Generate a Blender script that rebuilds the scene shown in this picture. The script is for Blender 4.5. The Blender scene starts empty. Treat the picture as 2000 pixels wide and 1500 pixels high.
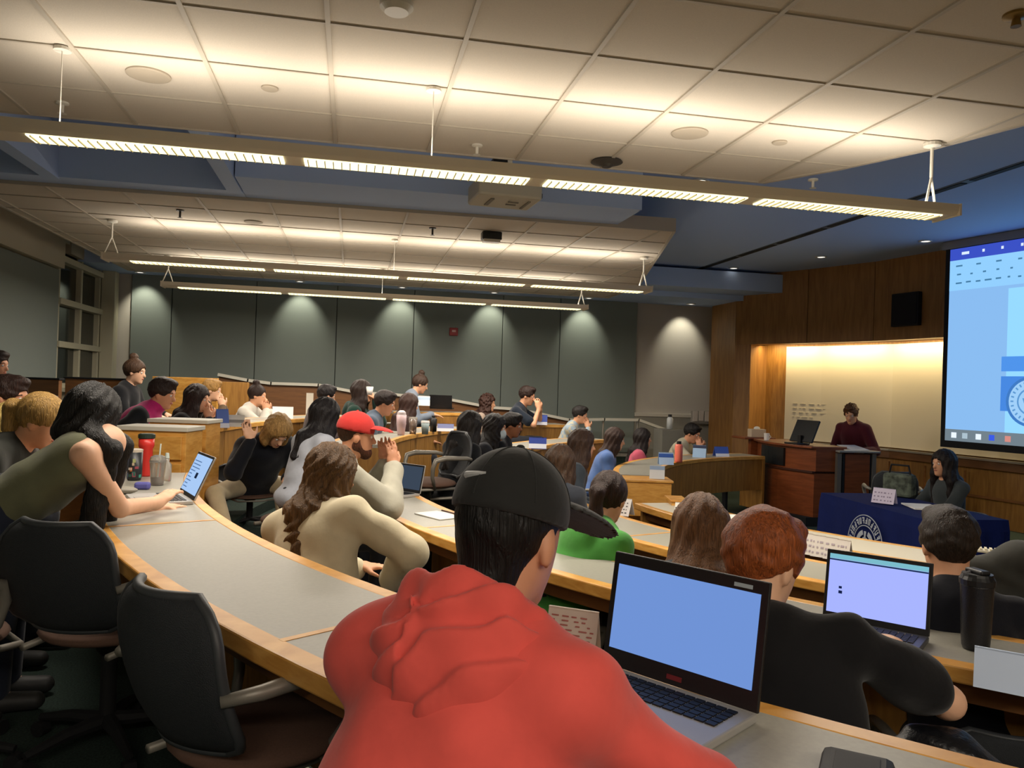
import bpy, math, random
import numpy as np
from mathutils import Vector, Matrix
random.seed(7); RNG = np.random.RandomState(3)
C = bpy.context.scene.collection
PI = math.pi
# ------------------------------------------------------------------ the viewpoint, and points read off it
FPX = 1527.0; YAW = math.radians(11.65); PITCH = math.radians(.3); ROLL = math.radians(1.87)
EYE = 1.67                                     # eye height over the lecture floor (z = 0)
_hf = np.array([math.sin(YAW), math.cos(YAW), 0]); _h = np.array([math.cos(YAW), -math.sin(YAW), 0]); _Z = np.array([0, 0, 1.])
CF = _hf*math.cos(PITCH)+_Z*math.sin(PITCH); _U = -_hf*math.sin(PITCH)+_Z*math.cos(PITCH)
CR = _h*math.cos(ROLL)+_U*math.sin(ROLL); CU = -_h*math.sin(ROLL)+_U*math.cos(ROLL)
CAM = np.array([0, 0, EYE])
def ray(px, py): return CF+(px-1000)/FPX*CR-(py-750)/FPX*CU
def PZ(px, py, z):                             # point at height z (room heights)
    v = ray(px, py); return Vector(CAM+v*(z-EYE)/v[2])
def PD(px, py, d): return Vector(CAM+ray(px, py)*d)
def PY(px, py, y):
    v = ray(px, py); return Vector(CAM+v*y/v[1])
def PXx(px, py, x):
    v = ray(px, py); return Vector(CAM+v*x/v[0])
RC = Vector((6.5, 6.5))                        # centre of the curved rows
def RP(r, deg, z=0): a = math.radians(deg); return Vector((RC.x+r*math.cos(a), RC.y+r*math.sin(a), z))

# ------------------------------------------------------------------ materials
def lin(c):
    if isinstance(c, str): c = tuple(int(c[i:i+2], 16) for i in (0, 2, 4))
    return tuple(((v/255)/12.92 if v/255 <= .04045 else ((v/255+.055)/1.055)**2.4) for v in c)+(1,)
_M = {}
def mat(name, col, rough=.6, metal=0, noise=0, nscale=30, bump=0, bscale=60, emit=None, estr=0, spec=.5, stretch=None, alpha=1, trans=0, sheen=0):
    if name in _M: return _M[name]
    m = bpy.data.materials.new(name); m.use_nodes = True; nt = m.node_tree; b = nt.nodes['Principled BSDF']
    c = lin(col); b.inputs['Base Color'].default_value = c; b.inputs['Roughness'].default_value = rough
    b.inputs['Metallic'].default_value = metal; b.inputs['Specular IOR Level'].default_value = spec
    if trans: b.inputs['Transmission Weight'].default_value = trans
    if sheen: b.inputs['Sheen Weight'].default_value = sheen
    if emit: b.inputs['Emission Color'].default_value = lin(emit); b.inputs['Emission Strength'].default_value = estr
    if noise or bump:
        tc = nt.nodes.new('ShaderNodeTexCoord'); mp = nt.nodes.new('ShaderNodeMapping'); nt.links.new(tc.outputs['Object'], mp.inputs['Vector'])
        if stretch: mp.inputs['Scale'].default_value = stretch
    if noise:
        n = nt.nodes.new('ShaderNodeTexNoise'); n.inputs['Scale'].default_value = nscale; n.inputs['Detail'].default_value = 4; nt.links.new(mp.outputs[0], n.inputs['Vector'])
        r = nt.nodes.new('ShaderNodeValToRGB'); r.color_ramp.elements[0].position = .3; r.color_ramp.elements[1].position = .7
        r.color_ramp.elements[0].color = tuple(max(0, v*(1-noise)) for v in c[:3])+(1,); r.color_ramp.elements[1].color = tuple(min(1, v*(1+noise)) for v in c[:3])+(1,)
        nt.links.new(n.outputs['Fac'], r.inputs['Fac']); nt.links.new(r.outputs['Color'], b.inputs['Base Color'])
    if bump:
        n2 = nt.nodes.new('ShaderNodeTexNoise'); n2.inputs['Scale'].default_value = bscale; n2.inputs['Detail'].default_value = 3; nt.links.new(mp.outputs[0], n2.inputs['Vector'])
        bp = nt.nodes.new('ShaderNodeBump'); bp.inputs['Strength'].default_value = bump; bp.inputs['Distance'].default_value = .01
        nt.links.new(n2.outputs['Fac'], bp.inputs['Height']); nt.links.new(bp.outputs['Normal'], b.inputs['Normal'])
    _M[name] = m; return m
def emis(name, col, s=1.0):
    if name in _M: return _M[name]
    m = bpy.data.materials.new(name); m.use_nodes = True; nt = m.node_tree; nt.nodes.clear()
    e = nt.nodes.new('ShaderNodeEmission'); e.inputs[0].default_value = lin(col); e.inputs[1].default_value = s*.5
    o = nt.nodes.new('ShaderNodeOutputMaterial'); nt.links.new(e.outputs[0], o.inputs[0]); _M[name] = m; return m
def wood(name, a, b_, scale=(1.2, 1.2, 14), rough=.4):
    if name in _M: return _M[name]
    m = bpy.data.materials.new(name); m.use_nodes = True; nt = m.node_tree; b = nt.nodes['Principled BSDF']
    tc = nt.nodes.new('ShaderNodeTexCoord'); mp = nt.nodes.new('ShaderNodeMapping'); mp.inputs['Scale'].default_value = scale
    n = nt.nodes.new('ShaderNodeTexNoise'); n.inputs['Scale'].default_value = 3; n.inputs['Detail'].default_value = 5; n.inputs['Distortion'].default_value = .6
    r = nt.nodes.new('ShaderNodeValToRGB'); r.color_ramp.elements[0].position = .32; r.color_ramp.elements[1].position = .68
    r.color_ramp.elements[0].color = lin(a); r.color_ramp.elements[1].color = lin(b_)
    nt.links.new(tc.outputs['Object'], mp.inputs[0]); nt.links.new(mp.outputs[0], n.inputs['Vector']); nt.links.new(n.outputs['Fac'], r.inputs['Fac'])
    nt.links.new(r.outputs['Color'], b.inputs['Base Color']); b.inputs['Roughness'].default_value = rough
    _M[name] = m; return m
W_DESK = wood('desk oak', 'c68a3a', 'e0aa58', (3, 3, 12), .35)
W_PANEL = wood('panel oak', '8a5f2a', 'a97b3a', (9, 9, 1.0), .45)
W_WALL = wood('wall veneer', '8c6132', 'a67840', (6, 6, .7), .5)
W_POD = wood('cherry veneer', '6a3418', '854725', (1, 1, 9), .35)
W_DARK = wood('dark oak', '6b4420', '7e5228', (1, 1, 9), .5)
LAM = mat('grey laminate', '98958a', .42, noise=.05, nscale=90)
CREAM = mat('cream laminate', 'cfc9b6', .45)
CARPET = mat('carpet', '35413c', .95, noise=.35, nscale=120, bump=.4, bscale=300, spec=.1)
TILEW = mat('ceiling tile', 'c9c0b1', .9, noise=.04, nscale=160, bump=.1, bscale=250, spec=.1)
GRIDW = mat('ceiling grid', 'b4ab9b', .6)
SOFFIT = mat('screen tinted blue grey soffit', 'b2c8ee', .85, spec=.2)  # blue grey paint, made bluer and paler to stand in for the screen's glow
GREEN = mat('grey green fabric', '7d8580', .95, noise=.04, nscale=200, spec=.1)
SEAM = mat('seam', '4c524e', .9)
BEIGE = mat('beige paint', 'b9b29d', .85, spec=.2)
GREYW = mat('warm white paint', 'b9b3aa', .85, spec=.2)
BLACK = mat('black plastic', '141416', .45)
BLK2 = mat('matte black', '0c0d10', .8)
MESHB = mat('black chair mesh', '24282c', .75, bump=.5, bscale=400)
ALU = mat('aluminium', 'a9a49a', .35, .7)
ARMG = mat('grey chair frame', '8b867c', .45, .35)
WHITE = mat('white paper', 'e4e2dd', .7)
SILVER = mat('silver laptop', 'b3b0ab', .4, .4)
SKINS = {'a': mat('skin a', 'd9a07c', .55, noise=.05, nscale=20), 'b': mat('skin b', 'c98f6e', .55, noise=.05, nscale=20), 'c': mat('skin c', 'a0694a', .55, noise=.05, nscale=20), 'd': mat('skin d', 'e0b090', .55, noise=.05, nscale=20)}

# ------------------------------------------------------------------ meshes and objects
class MB:
    def __init__(s): s.v = []; s.f = []
    def add(s, vs, fs):
        n = len(s.v); s.v += [Vector(v) for v in vs]; s.f += [tuple(i+n for i in q) for q in fs]; return s
    def box(s, c, d, rz=0, R=None, ch=0):
        c = Vector(c); hx, hy, hz = (k/2 for k in d)
        M = R if R is not None else Matrix.Rotation(rz, 3, 'Z')
        vs = [M@Vector((x, y, z))+c for z in (-hz, hz) for x, y in ((-hx, -hy), (hx, -hy), (hx, hy), (-hx, hy))]
        return s.add(vs, [(3, 2, 1, 0), (4, 5, 6, 7), (0, 1, 5, 4), (1, 2, 6, 5), (2, 3, 7, 6), (3, 0, 4, 7)])
    def prism(s, poly, z0, z1):                # horizontal outline, two heights
        n = len(poly); vs = [(p[0], p[1], z0) for p in poly]+[(p[0], p[1], z1) for p in poly]
        fs = [tuple(range(n))[::-1], tuple(range(n, 2*n))]+[(i, (i+1) % n, n+(i+1) % n, n+i) for i in range(n)]
        return s.add(vs, fs)
    def band(s, A, B, z0, z1):                 # solid strip between two plan lines
        n = len(A); vs = []
        for i in range(n):
            vs += [(A[i][0], A[i][1], z0), (A[i][0], A[i][1], z1), (B[i][0], B[i][1], z1), (B[i][0], B[i][1], z0)]
        fs = [(0, 1, 2, 3), (4*n-1, 4*n-2, 4*n-3, 4*n-4)]
        for i in range(n-1):
            a = 4*i; b = a+4
            for k in range(4): fs.append((a+k, b+k, b+(k+1) % 4, a+(k+1) % 4))
        return s.add(vs, fs)
    def ring(s, r0, r1, a0, a1, z0, z1, n=None):
        n = n or max(2, int(abs(a1-a0)/1.5)+1)
        t = [a0+(a1-a0)*i/n for i in range(n+1)]
        return s.band([RP(r0, q) for q in t], [RP(r1, q) for q in t], z0, z1)
    def tube(s, pts, r, n=10, caps=True, flat=1):
        pts = [Vector(p) for p in pts]; rr = r if isinstance(r, (list, tuple)) else [r]*len(pts); vs = []; N = None
        for i, p in enumerate(pts):
            d = (pts[min(i+1, len(pts)-1)]-pts[max(i-1, 0)]).normalized()
            if N is None: N = d.orthogonal().normalized() if abs(d.z) > .9 else Vector((0, 0, 1)).cross(d).normalized()
            N = (N-d*N.dot(d)).normalized(); B = d.cross(N)
            for k in range(n):
                a = 2*PI*k/n; vs.append(p+(N*math.cos(a)+B*math.sin(a)*flat)*rr[i])
        fs = [(i*n+k, i*n+(k+1) % n, (i+1)*n+(k+1) % n, (i+1)*n+k) for i in range(len(pts)-1) for k in range(n)]
        if caps: fs += [tuple(range(n))[::-1], tuple(range((len(pts)-1)*n, len(pts)*n))]
        return s.add(vs, fs)
    def lathe(s, prof, c=(0, 0, 0), n=24):
        c = Vector(c); vs = []
        for r, z in prof:
            for k in range(n): a = 2*PI*k/n; vs.append(c+Vector((r*math.cos(a), r*math.sin(a), z)))
        fs = [(i*n+k, i*n+(k+1) % n, (i+1)*n+(k+1) % n, (i+1)*n+k) for i in range(len(prof)-1) for k in range(n)]
        fs += [tuple(range(n))[::-1], tuple(range((len(prof)-1)*n, len(prof)*n))]
        return s.add(vs, fs)
    def ell(s, c, r, R=None, n=16, m=10):
        c = Vector(c); R = R or Matrix.Identity(3); vs = [c+R@Vector((0, 0, -r[2]))]
        for j in range(1, m):
            t = PI*j/m-PI/2
            for k in range(n): a = 2*PI*k/n; vs.append(c+R@Vector((r[0]*math.cos(t)*math.cos(a), r[1]*math.cos(t)*math.sin(a), r[2]*math.sin(t))))
        vs.append(c+R@Vector((0, 0, r[2]))); L = len(vs)-1
        fs = [(0, 1+(k+1) % n, 1+k) for k in range(n)]
        fs += [(1+j*n+k, 1+j*n+(k+1) % n, 1+(j+1)*n+(k+1) % n, 1+(j+1)*n+k) for j in range(m-2) for k in range(n)]
        fs += [(1+(m-2)*n+k, 1+(m-2)*n+(k+1) % n, L) for k in range(n)]
        return s.add(vs, fs)
def link(name, me, parent=None):
    o = bpy.data.objects.new(name, me); C.objects.link(o)
    if parent is not None: o.parent = parent
    return o
def obj(name, mb, m, parent=None, smooth=False, bevel=0, world=False, anchor=None):
    """world=True: vertices are in room coordinates; the parent must be an unrotated Empty."""
    off = Vector((0, 0, 0))
    if world:
        p = parent
        while p is not None: off += p.location; p = p.parent
    vs = [v-off for v in mb.v]; loc = Vector((0, 0, 0))
    if parent is None or anchor:
        if anchor: loc = Vector(anchor)-off
        else:
            xs = [v.x for v in vs]; ys = [v.y for v in vs]; zs = [v.z for v in vs]
            loc = Vector(((min(xs)+max(xs))/2, (min(ys)+max(ys))/2, min(zs)))
        vs = [v-loc for v in vs]
    me = bpy.data.meshes.new(name); me.from_pydata([tuple(v) for v in vs], [], mb.f); me.update()
    import bmesh
    b = bmesh.new(); b.from_mesh(me); bmesh.ops.recalc_face_normals(b, faces=b.faces); b.to_mesh(me); b.free()
    if m: me.materials.append(m)
    if smooth: me.polygons.foreach_set('use_smooth', [True]*len(me.polygons))
    o = link(name, me, parent); o.location = loc
    if bevel:
        bm_ = o.modifiers.new('Bevel', 'BEVEL'); bm_.width = bevel; bm_.segments = 2; bm_.limit_method = 'ANGLE'
    return o
def tag(o, label=None, cat=None, group=None, kind=None):
    if label: o['label'] = label
    if cat: o['category'] = cat
    if group: o['group'] = group
    if kind: o['kind'] = kind
    return o
def thing(name, label, cat, loc=(0, 0, 0), rz=0, group=None, kind=None):
    o = bpy.data.objects.new(name, None); C.objects.link(o); o.location = loc; o.rotation_euler = (0, 0, rz); o.empty_display_size = .1
    return tag(o, label, cat, group, kind)
def dup(root, loc=None, rz=None, label=None, group=None):
    r = root.copy(); C.objects.link(r)
    def kids(a, b):
        for ch in list(a.children):
            c = ch.copy(); C.objects.link(c); c.parent = b; kids(ch, c)
    kids(root, r)
    if loc is not None: r.location = loc
    if rz is not None: r.rotation_euler = (0, 0, rz)
    if label: r['label'] = label
    if group: r['group'] = group
    return r
def struct(name, mb, m, parent=None, **k):
    o = obj(name, mb, m, parent, **k)
    if parent is None: o['kind'] = 'structure'
    return o
def sroot(name, loc=(0, 0, 0)):
    o = bpy.data.objects.new(name, None); C.objects.link(o); o.location = loc; o['kind'] = 'structure'; return o
def light(kind, name, loc, energy, col=(1, 1, 1), parent=None, size=None, size_y=None, direction=None, spot=None, blend=.5, soft=.05, spread=None):
    l = bpy.data.lights.new(name, kind); l.energy = energy; l.color = col
    if kind == 'AREA':
        l.shape = 'RECTANGLE'; l.size = size; l.size_y = size_y or size
        if spread: l.spread = spread
    else: l.shadow_soft_size = soft
    if kind == 'SPOT': l.spot_size = spot; l.spot_blend = blend
    o = bpy.data.objects.new(name, l); C.objects.link(o)
    off = Vector((0, 0, 0)); p = parent
    while p is not None: off += p.location; p = p.parent
    if parent is not None: o.parent = parent
    o.location = Vector(loc)-off
    if direction is not None: o.rotation_euler = Vector(direction).to_track_quat('-Z', 'Y').to_euler()
    return o

# ------------------------------------------------------------------ camera and render look
cam = bpy.data.cameras.new('camera'); co = bpy.data.objects.new('camera', cam); C.objects.link(co)
cam.sensor_fit = 'HORIZONTAL'; cam.sensor_width = 36; cam.lens = 36*FPX/2000; cam.clip_start = .05
co.matrix_world = Matrix(((CR[0], CU[0], -CF[0], CAM[0]), (CR[1], CU[1], -CF[1], CAM[1]), (CR[2], CU[2], -CF[2], CAM[2]), (0, 0, 0, 1)))
sc = bpy.context.scene; sc.camera = co
sc.view_settings.view_transform = 'Standard'; sc.view_settings.look = 'None'; sc.view_settings.gamma = 1; sc.view_settings.exposure = 1.1; sc.view_settings.use_curve_mapping = False
sc.cycles.use_denoising = True; sc.cycles.max_bounces = 6; sc.cycles.diffuse_bounces = 3; sc.cycles.use_adaptive_sampling = True; sc.cycles.adaptive_threshold = .03; sc.cycles.sample_clamp_indirect = 6; sc.cycles.sample_clamp_direct = 0
w = bpy.data.worlds.new('night'); sc.world = w; w.use_nodes = True; w.node_tree.nodes['Background'].inputs[0].default_value = (.02, .025, .035, 1); w.node_tree.nodes['Background'].inputs[1].default_value = .3
# ================================================================== THE ROOM
XL, XR, YF, YN = -4.0, 8.6, 13.8, -3.0
ZT, ZC, ZN = EYE+2.1, EYE+1.58, EYE+1.6        # upper ceiling, tile clouds, soffit bottoms
# floor and tiers
fl = sroot('floor')
obj('lecture_floor', MB().box(((XL+XR)/2, (YF+YN)/2, -.05), (XR-XL+.4, YF-YN+.4, .1)), CARPET, fl)
def sector(r0, r1, a0, a1, z):
    n = int(abs(a1-a0)/2)+1; t = [a0+(a1-a0)*i/n for i in range(n+1)]
    cl = lambda p: (max(XL, min(XR, p.x)), max(YN, min(YF, p.y)))
    A = [cl(RP(r0, q)) for q in t]; B = [cl(RP(r1, q)) for q in t]; m_ = MB(); m_.band(A, B, 0, z); return m_
ROWS = [(5.98, 7.44, .15, .37), (7.44, 8.95, .30, .47), (8.95, 20, .45, .62)]      # inner radius, outer, height south, height north
for r0, r1, zs, zn in ROWS:
    obj('tier', sector(r0, r1, -94, -178, zs), CARPET, fl)
    obj('tier', sector(r0, r1, 178, 100, zn), CARPET, fl)
    obj('tier', sector(r0, r1, -178, -182, (zs+zn)/2), CARPET, fl)
obj('tier', sector(4.5, 5.98, 178, 115, .24), CARPET, fl)
def floor_z(x, y):
    r = math.hypot(x-RC.x, y-RC.y); a = math.degrees(math.atan2(y-RC.y, x-RC.x))
    if r >= 8.95: return .45 if a < 0 else .62
    if r >= 7.44: return .30 if a < 0 else .47
    if r >= 5.98: return .15 if a < 0 else .37
    if r >= 4.5 and 115 < a < 178: return .24
    return 0.
# walls
a = PZ(452, 1398, .306); b = PZ(640, 1545, .306); d_ = (b-a).normalized(); n_ = Vector((-d_.y, d_.x, 0))*.022
struct('trim_1', MB().prism([(a-n_).xy, (b-n_).xy, (b+n_).xy, (a+n_).xy], .30, .315), mat('pale floor strip', '9a9c86', .6))
wf = sroot('wall_far', (0, YF, 0))
obj('wall_surface', MB().box((2.3, YF+.1, 2), (13, .2, 4.2)), GREYW, wf, world=True)
gx = PY(1243, 700, YF-.06).x
seams = [XL+.45]+[PY(p, 700, YF-.06).x for p in (332, 497, 655, 806, 980, 1092)]+[gx]
for a, b in zip(seams[:-1], seams[1:]):
    p = obj('acoustic_panel', MB().box(((a+b)/2, YF-.03, 2.05), (b-a-.012, .06, 3.0)), GREEN, wf, world=True, bevel=.006)
obj('panel_backing', MB().box(((seams[0]+gx)/2, YF-.012, 2.05), (gx-seams[0], .024, 3.0)), SEAM, wf, world=True)
zr = PY(1340, 812, YF-.03).z
obj('dado_rail', MB().box(((gx+7)/2, YF-.03, zr), (7-gx, .06, .07)), mat('pale trim', 'c4beb2', .6), wf, world=True, bevel=.008)
obj('wainscot', MB().box(((gx+7)/2, YF-.02, zr/2), (7-gx, .03, zr)), mat('wainscot', '8f8c82', .8), wf, world=True)
wl = sroot('wall_left', (XL, 5, 0))
y0w = PXx(105, 600, XL).y
obj('wall_surface', MB().box((XL-.1, (YN+y0w)/2, 2), (.2, y0w-YN, 4.2)).box((XL-.1, (y0w+YF)/2, .75), (.2, YF-y0w, 1.5)).box((XL-.1, YF-.04, 2), (.2, .3, 4.2)), BEIGE, wl, world=True)
ys = [YN, 0, 2.4, 4.8, 7.2, 9.6, y0w]
for a, b in zip(ys[:-1], ys[1:]):
    obj('acoustic_panel', MB().box((XL+.03, (a+b)/2, 1.9), (.06, b-a-.012, 2.36)), GREEN, wl, world=True, bevel=.006)
obj('bulkhead', MB().box((XL+.06, (YN+y0w)/2, (EYE+1.43+ZT)/2), (.12, y0w-YN, ZT-EYE-1.43)), BEIGE, wl, world=True)
obj('bulkhead', MB().box((XL+.04, (y0w+.35+YF)/2, ZT-.2), (.08, YF-y0w-.35, .42)), BEIGE, wl, world=True)
struct('wall_right', MB().box((XR+.5, (YN+YF)/2, 2), (.2, YF-YN, 4.2)), GREYW)
struct('wall_near', MB().box(((XL+XR)/2, YN-.1, 2), (XR-XL+.4, .2, 4.2)), BEIGE)
# tall window in the far left corner
wn = thing('window_1', None, None, (XL, y0w, 0)); wn['kind'] = 'structure'
zb, zt_ = 1.5, EYE+1.85
FRM = mat('window frame paint', 'b7b29a', .6)
yv = [y0w+.04, PXx(152, 600, XL).y, PXx(172, 600, XL).y+.1]
m_ = MB(); 
for y in (y0w+.03, (y0w+YF)/2-.1, YF-.28): m_.box((XL, y, (zb+zt_)/2), (.10, .07, zt_-zb))
for py in (516, 596, 676): m_.box((XL+.02, (y0w+YF-.2)/2, PXx(140, py, XL).z), (.14, YF-y0w-.2, .085))
m_.box((XL, (y0w+YF)/2, zb), (.12, YF-y0w, .07)); m_.box((XL, (y0w+YF)/2, zt_), (.12, YF-y0w, .07))
obj('window_frame', m_, FRM, wn, world=True, bevel=.006)
obj('window_pane', MB().box((XL-.03, (y0w+YF)/2-.05, (zb+zt_)/2), (.012, YF-y0w-.2, zt_-zb)), mat('night glass', '1c211f', .08, spec=.8), wn, world=True)
obj('window_sill', MB().box((XL+.1, (y0w+YF)/2-.05, zb-.06), (.2, YF-y0w-.12, .05)), FRM, wn, world=True, bevel=.006)
obj('blind_box', MB().box((XL+.16, YF-.16, 2.0), (.2, .22, 3.0)), FRM, wn, world=True, bevel=.006)
# front wall: curved veneer header, lit niche with whiteboard
wfz = EYE-.02
ft = [PZ(1440, 540, ZT), PZ(1580, 526, ZT), PZ(1710, 511, ZT), PZ(1850, 487, ZT)]
ft = [Vector((p.x, p.y)) for p in ft]+[Vector((8.25, 7.6)), Vector((8.3, 4.0)), Vector((8.3, YN))]
nx = lambda pts, dd: [p+dd*Vector((pts[min(i+1, len(pts)-1)]-pts[max(i-1, 0)])).orthogonal().normalized() for i, p in enumerate(pts)]
back = nx(ft, .55) if (nx(ft, .55)[1]-Vector((8, 14))).length < (ft[1]-Vector((8, 14))).length else nx(ft, -.55)
wfr = sroot('wall_front', (7.5, 10, 0))
def zat(p, py):      # height where the line of sight at row py meets plan point p (room coordinates)
    P = Vector(CAM); d = (Vector((p[0], p[1], EYE))-P); dep = d.dot(Vector(CF)); px = 1000+FPX*d.dot(Vector(CR))/dep
    q = PD(px, py, 1.)-P; return EYE+q.z*math.hypot(d.x, d.y)/math.hypot(q.x, q.y)
zh = zat(ft[1], 670)
hdr = MB()
for i in range(len(ft)-1):
    a, b = ft[i], ft[i+1]; u = (b-a).normalized()*.006
    hdr2 = MB().band([a+u, b-u], [a+u+(back[i]-ft[i])*.3, b-u+(back[i+1]-ft[i+1])*.3], zh, ZT)
    obj('veneer_panel', hdr2, W_WALL, wfr, world=True)
obj('header_core', MB().band([p+(q-p)*.12 for p, q in zip(ft, back)], back, zh+.02, ZT), W_DARK, wfr, world=True)
# left pier of veneer
pa = ft[0]; u = (ft[1]-ft[0]).normalized(); pb = Vector((PD(1463, 800, (Vector((ft[0].x, ft[0].y, EYE))-Vector(CAM)).dot(Vector(CF))-.2)).xy)
obj('veneer_pier', MB().prism([pa, pb, pb+(back[0]-ft[0]), back[0], back[0]+Vector((-.05, .6))], 0, zh), W_WALL, wfr, world=True)
obj('veneer_return', MB().prism([pa, back[0], back[0]+Vector((-.3, .9)), pa+Vector((-.02, .9))], 0, ZT), W_WALL, wfr, world=True)
# niche back, jamb, whiteboard
obj('niche_back', MB().band(back, [b+(b-f)*.2 for f, b in zip(ft, back)], 0, ZT), W_PANEL, wfr, world=True)
jl = MB().band([pb+(back[0]-ft[0])*.95, pb+(back[0]-ft[0])*.95+u*.55], [pb+(back[0]-ft[0])*1.05, pb+(back[0]-ft[0])*1.05+u*.55], 0, zh)
obj('niche_jamb', jl, wood('jamb oak', 'b07a35', 'c78f48', (9, 9, 1.0), .45), wfr, world=True)
inn = [f+(b-f)*.93 for f, b in zip(ft, back)]
dd = [inn[0]+(inn[1]-inn[0])*.52, inn[1], inn[2], inn[3], inn[4], inn[5]]
dd2 = [p-(b-f)*.04 for p, f, b in zip(dd, ft, back)]
zwb = zat(inn[2], 874)
wb = thing('whiteboard', 'long cream whiteboard lit from above, behind the speaker and the projection screen', 'whiteboard', (dd[1].x, dd[1].y, zwb))
obj('board', MB().band(dd, dd2, zwb, zh-.02), mat('cream board', 'd6cdb8', .35), wb, world=True)
obj('tray', MB().band(dd2, [p-(b-f)*.10 for p, f, b in zip(dd2, ft, back)], zwb-.05, zwb-.02), ALU, wb, world=True)
m_ = MB(); rr = random.Random(5); bdir = (dd2[1]-dd2[0]).normalized(); bdz = Vector((bdir.x, bdir.y, 0)); base = Vector((dd2[0].x, dd2[0].y, 0))-Vector((bdir.y, -bdir.x, 0))*-.004
for row in range(4):
    x = .15
    while x < (1.0 if row < 3 else .5):
        l_ = rr.uniform(.03, .12); c = base+bdz*(x+l_/2)+Vector((0, 0, zwb+.62-row*.075)); m_.box(c, (l_, .008, .006), math.atan2(bdir.y, bdir.x)+0); x += l_+rr.uniform(.02, .06)
obj('handwriting', m_, mat('marker grey', 'b5ac98', .6), wb, world=True)
obj('wall_cabinet_rail', MB().band([p-(b-f)*.10 for p, f, b in zip(inn[:6], ft, back)], [p-(b-f)*.02 for p, f, b in zip(inn[:6], ft, back)], zwb-.16, zwb-.06), W_DARK, wfr, world=True)
m_ = MB()
for i in range(1, 5):
    for t in (0, .5):
        p = inn[i].lerp(inn[i+1] if i < 5 else inn[i], t); q = ft[i].lerp(ft[i+1], t)-p; m_.box((p.x+q.x*.09, p.y+q.y*.09, .38), (.02, .02, .7))
obj('panel_joints', m_, W_DARK, wfr, world=True)
obj('base_rail', MB().band([p-(b-f)*.07 for p, f, b in zip(inn[:6], ft, back)], [p-(b-f)*.02 for p, f, b in zip(inn[:6], ft, back)], .38, .41), W_DARK, wfr, world=True)
# warm strip lights hidden behind the header
for i in range(5):
    a, b = ft[i], ft[i+1]; c = (a+b)/2; o_ = (back[i]+back[i+1])/2-c; L_ = min((b-a).length, 3.2)
    if i == 0: c = c+(b-a)*.12; L_ *= .75
    p = Vector((c.x+o_.x*.55, c.y+o_.y*.55, zh+.0))
    l = light('AREA', 'cove_lamp', p, 5.5*L_, (1, .78, .42), wfr, size=L_*.95, size_y=.06, direction=(o_.x*.25, o_.y*.25, -1))
    l.rotation_euler = (0, 0, 0); ang = math.atan2((b-a).y, (b-a).x); l.rotation_euler = (math.radians(14), 0, ang+PI if False else ang)

# ceiling: upper plane, tile clouds, soffits
ce = sroot('ceiling', (2, 5, ZT))
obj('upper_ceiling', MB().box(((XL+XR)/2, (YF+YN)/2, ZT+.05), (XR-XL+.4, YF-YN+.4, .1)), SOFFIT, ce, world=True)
def cloud(poly, xs, ys, nm):
    obj('tile_field', MB().prism(poly, ZC, ZC+.06), TILEW, ce, world=True)
    g = MB(); n = len(poly)
    def clip(axis, v):
        r = []
        for i in range(n):
            a, b = poly[i], poly[(i+1) % n]
            if (a[axis]-v)*(b[axis]-v) < 0:
                t = (v-a[axis])/(b[axis]-a[axis]); r.append(a[1-axis]+t*(b[1-axis]-a[1-axis]))
        r.sort(); return [(r[i], r[i+1]) for i in range(0, len(r)-1, 2)]
    for x in xs:
        for a, b in clip(0, x): g.box((x, (a+b)/2, ZC-.003), (.022, b-a, .014))
    for y in ys:
        for a, b in clip(1, y): g.box(((a+b)/2, y, ZC-.002), (b-a, .014, .010))
    obj('ceiling_grid', g, GRIDW, ce, world=True)
    obj('cloud_edge', MB().band([Vector(p) for p in poly]+[Vector(poly[0])], [Vector(p)*1.0+(Vector(p)-Vector((1, 4 if nm == 1 else 9))).normalized()*.03 for p in poly]+[Vector(poly[0])+(Vector(poly[0])-Vector((1, 4 if nm == 1 else 9))).normalized()*.03], ZC-.01, ZC+.12), GRIDW, ce, world=True)
xs = [-1.37+.61*k for k in range(-6, 12)]
cloud([(-3.6, YN+.3), (3.9, YN+.3), (3.95, 0), (3.86, 2.2), (3.66, 3.67), (3.48, 4.25), (3.22, 4.8), (2.92, 5.27), (-3.6, 5.27)], xs, [4.13+.60*k for k in range(-12, 2)], 1)
cloud([(-3.3, 7.27), (3.02, 7.14), (3.35, 8.3), (3.75, 9.7), (4.16, 11.1), (4.2, 12.6), (-3.3, 12.6)], xs, [7.74+.61*k for k in range(0, 9)], 2)
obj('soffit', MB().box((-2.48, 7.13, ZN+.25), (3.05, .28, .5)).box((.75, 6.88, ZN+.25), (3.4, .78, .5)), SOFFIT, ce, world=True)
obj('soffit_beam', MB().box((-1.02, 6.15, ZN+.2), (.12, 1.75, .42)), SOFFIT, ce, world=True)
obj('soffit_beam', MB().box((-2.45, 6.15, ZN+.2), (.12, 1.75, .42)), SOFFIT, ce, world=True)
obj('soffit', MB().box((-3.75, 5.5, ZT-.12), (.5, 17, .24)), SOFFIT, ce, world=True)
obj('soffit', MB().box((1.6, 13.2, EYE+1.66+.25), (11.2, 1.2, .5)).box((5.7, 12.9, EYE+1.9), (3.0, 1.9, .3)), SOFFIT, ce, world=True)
# slot diffuser
sl = thing('slot_diffuser', 'long dark linear air slot running across the blue ceiling before the screen', 'air vent', (5.5, 8, ZT))
for k in range(9):
    obj('slot', MB().box((5.66-.03*k*0, 3.6+1.12*k, ZT-.006), (.07, 1.06 if k % 2 else .98, .012)), BLK2, sl, world=True)
obj('slot_frame', MB().box((5.66, 8.1, ZT-.003), (.11, 10.1, .006)), mat('slot frame', '59636e', .6), sl, world=True)

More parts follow.
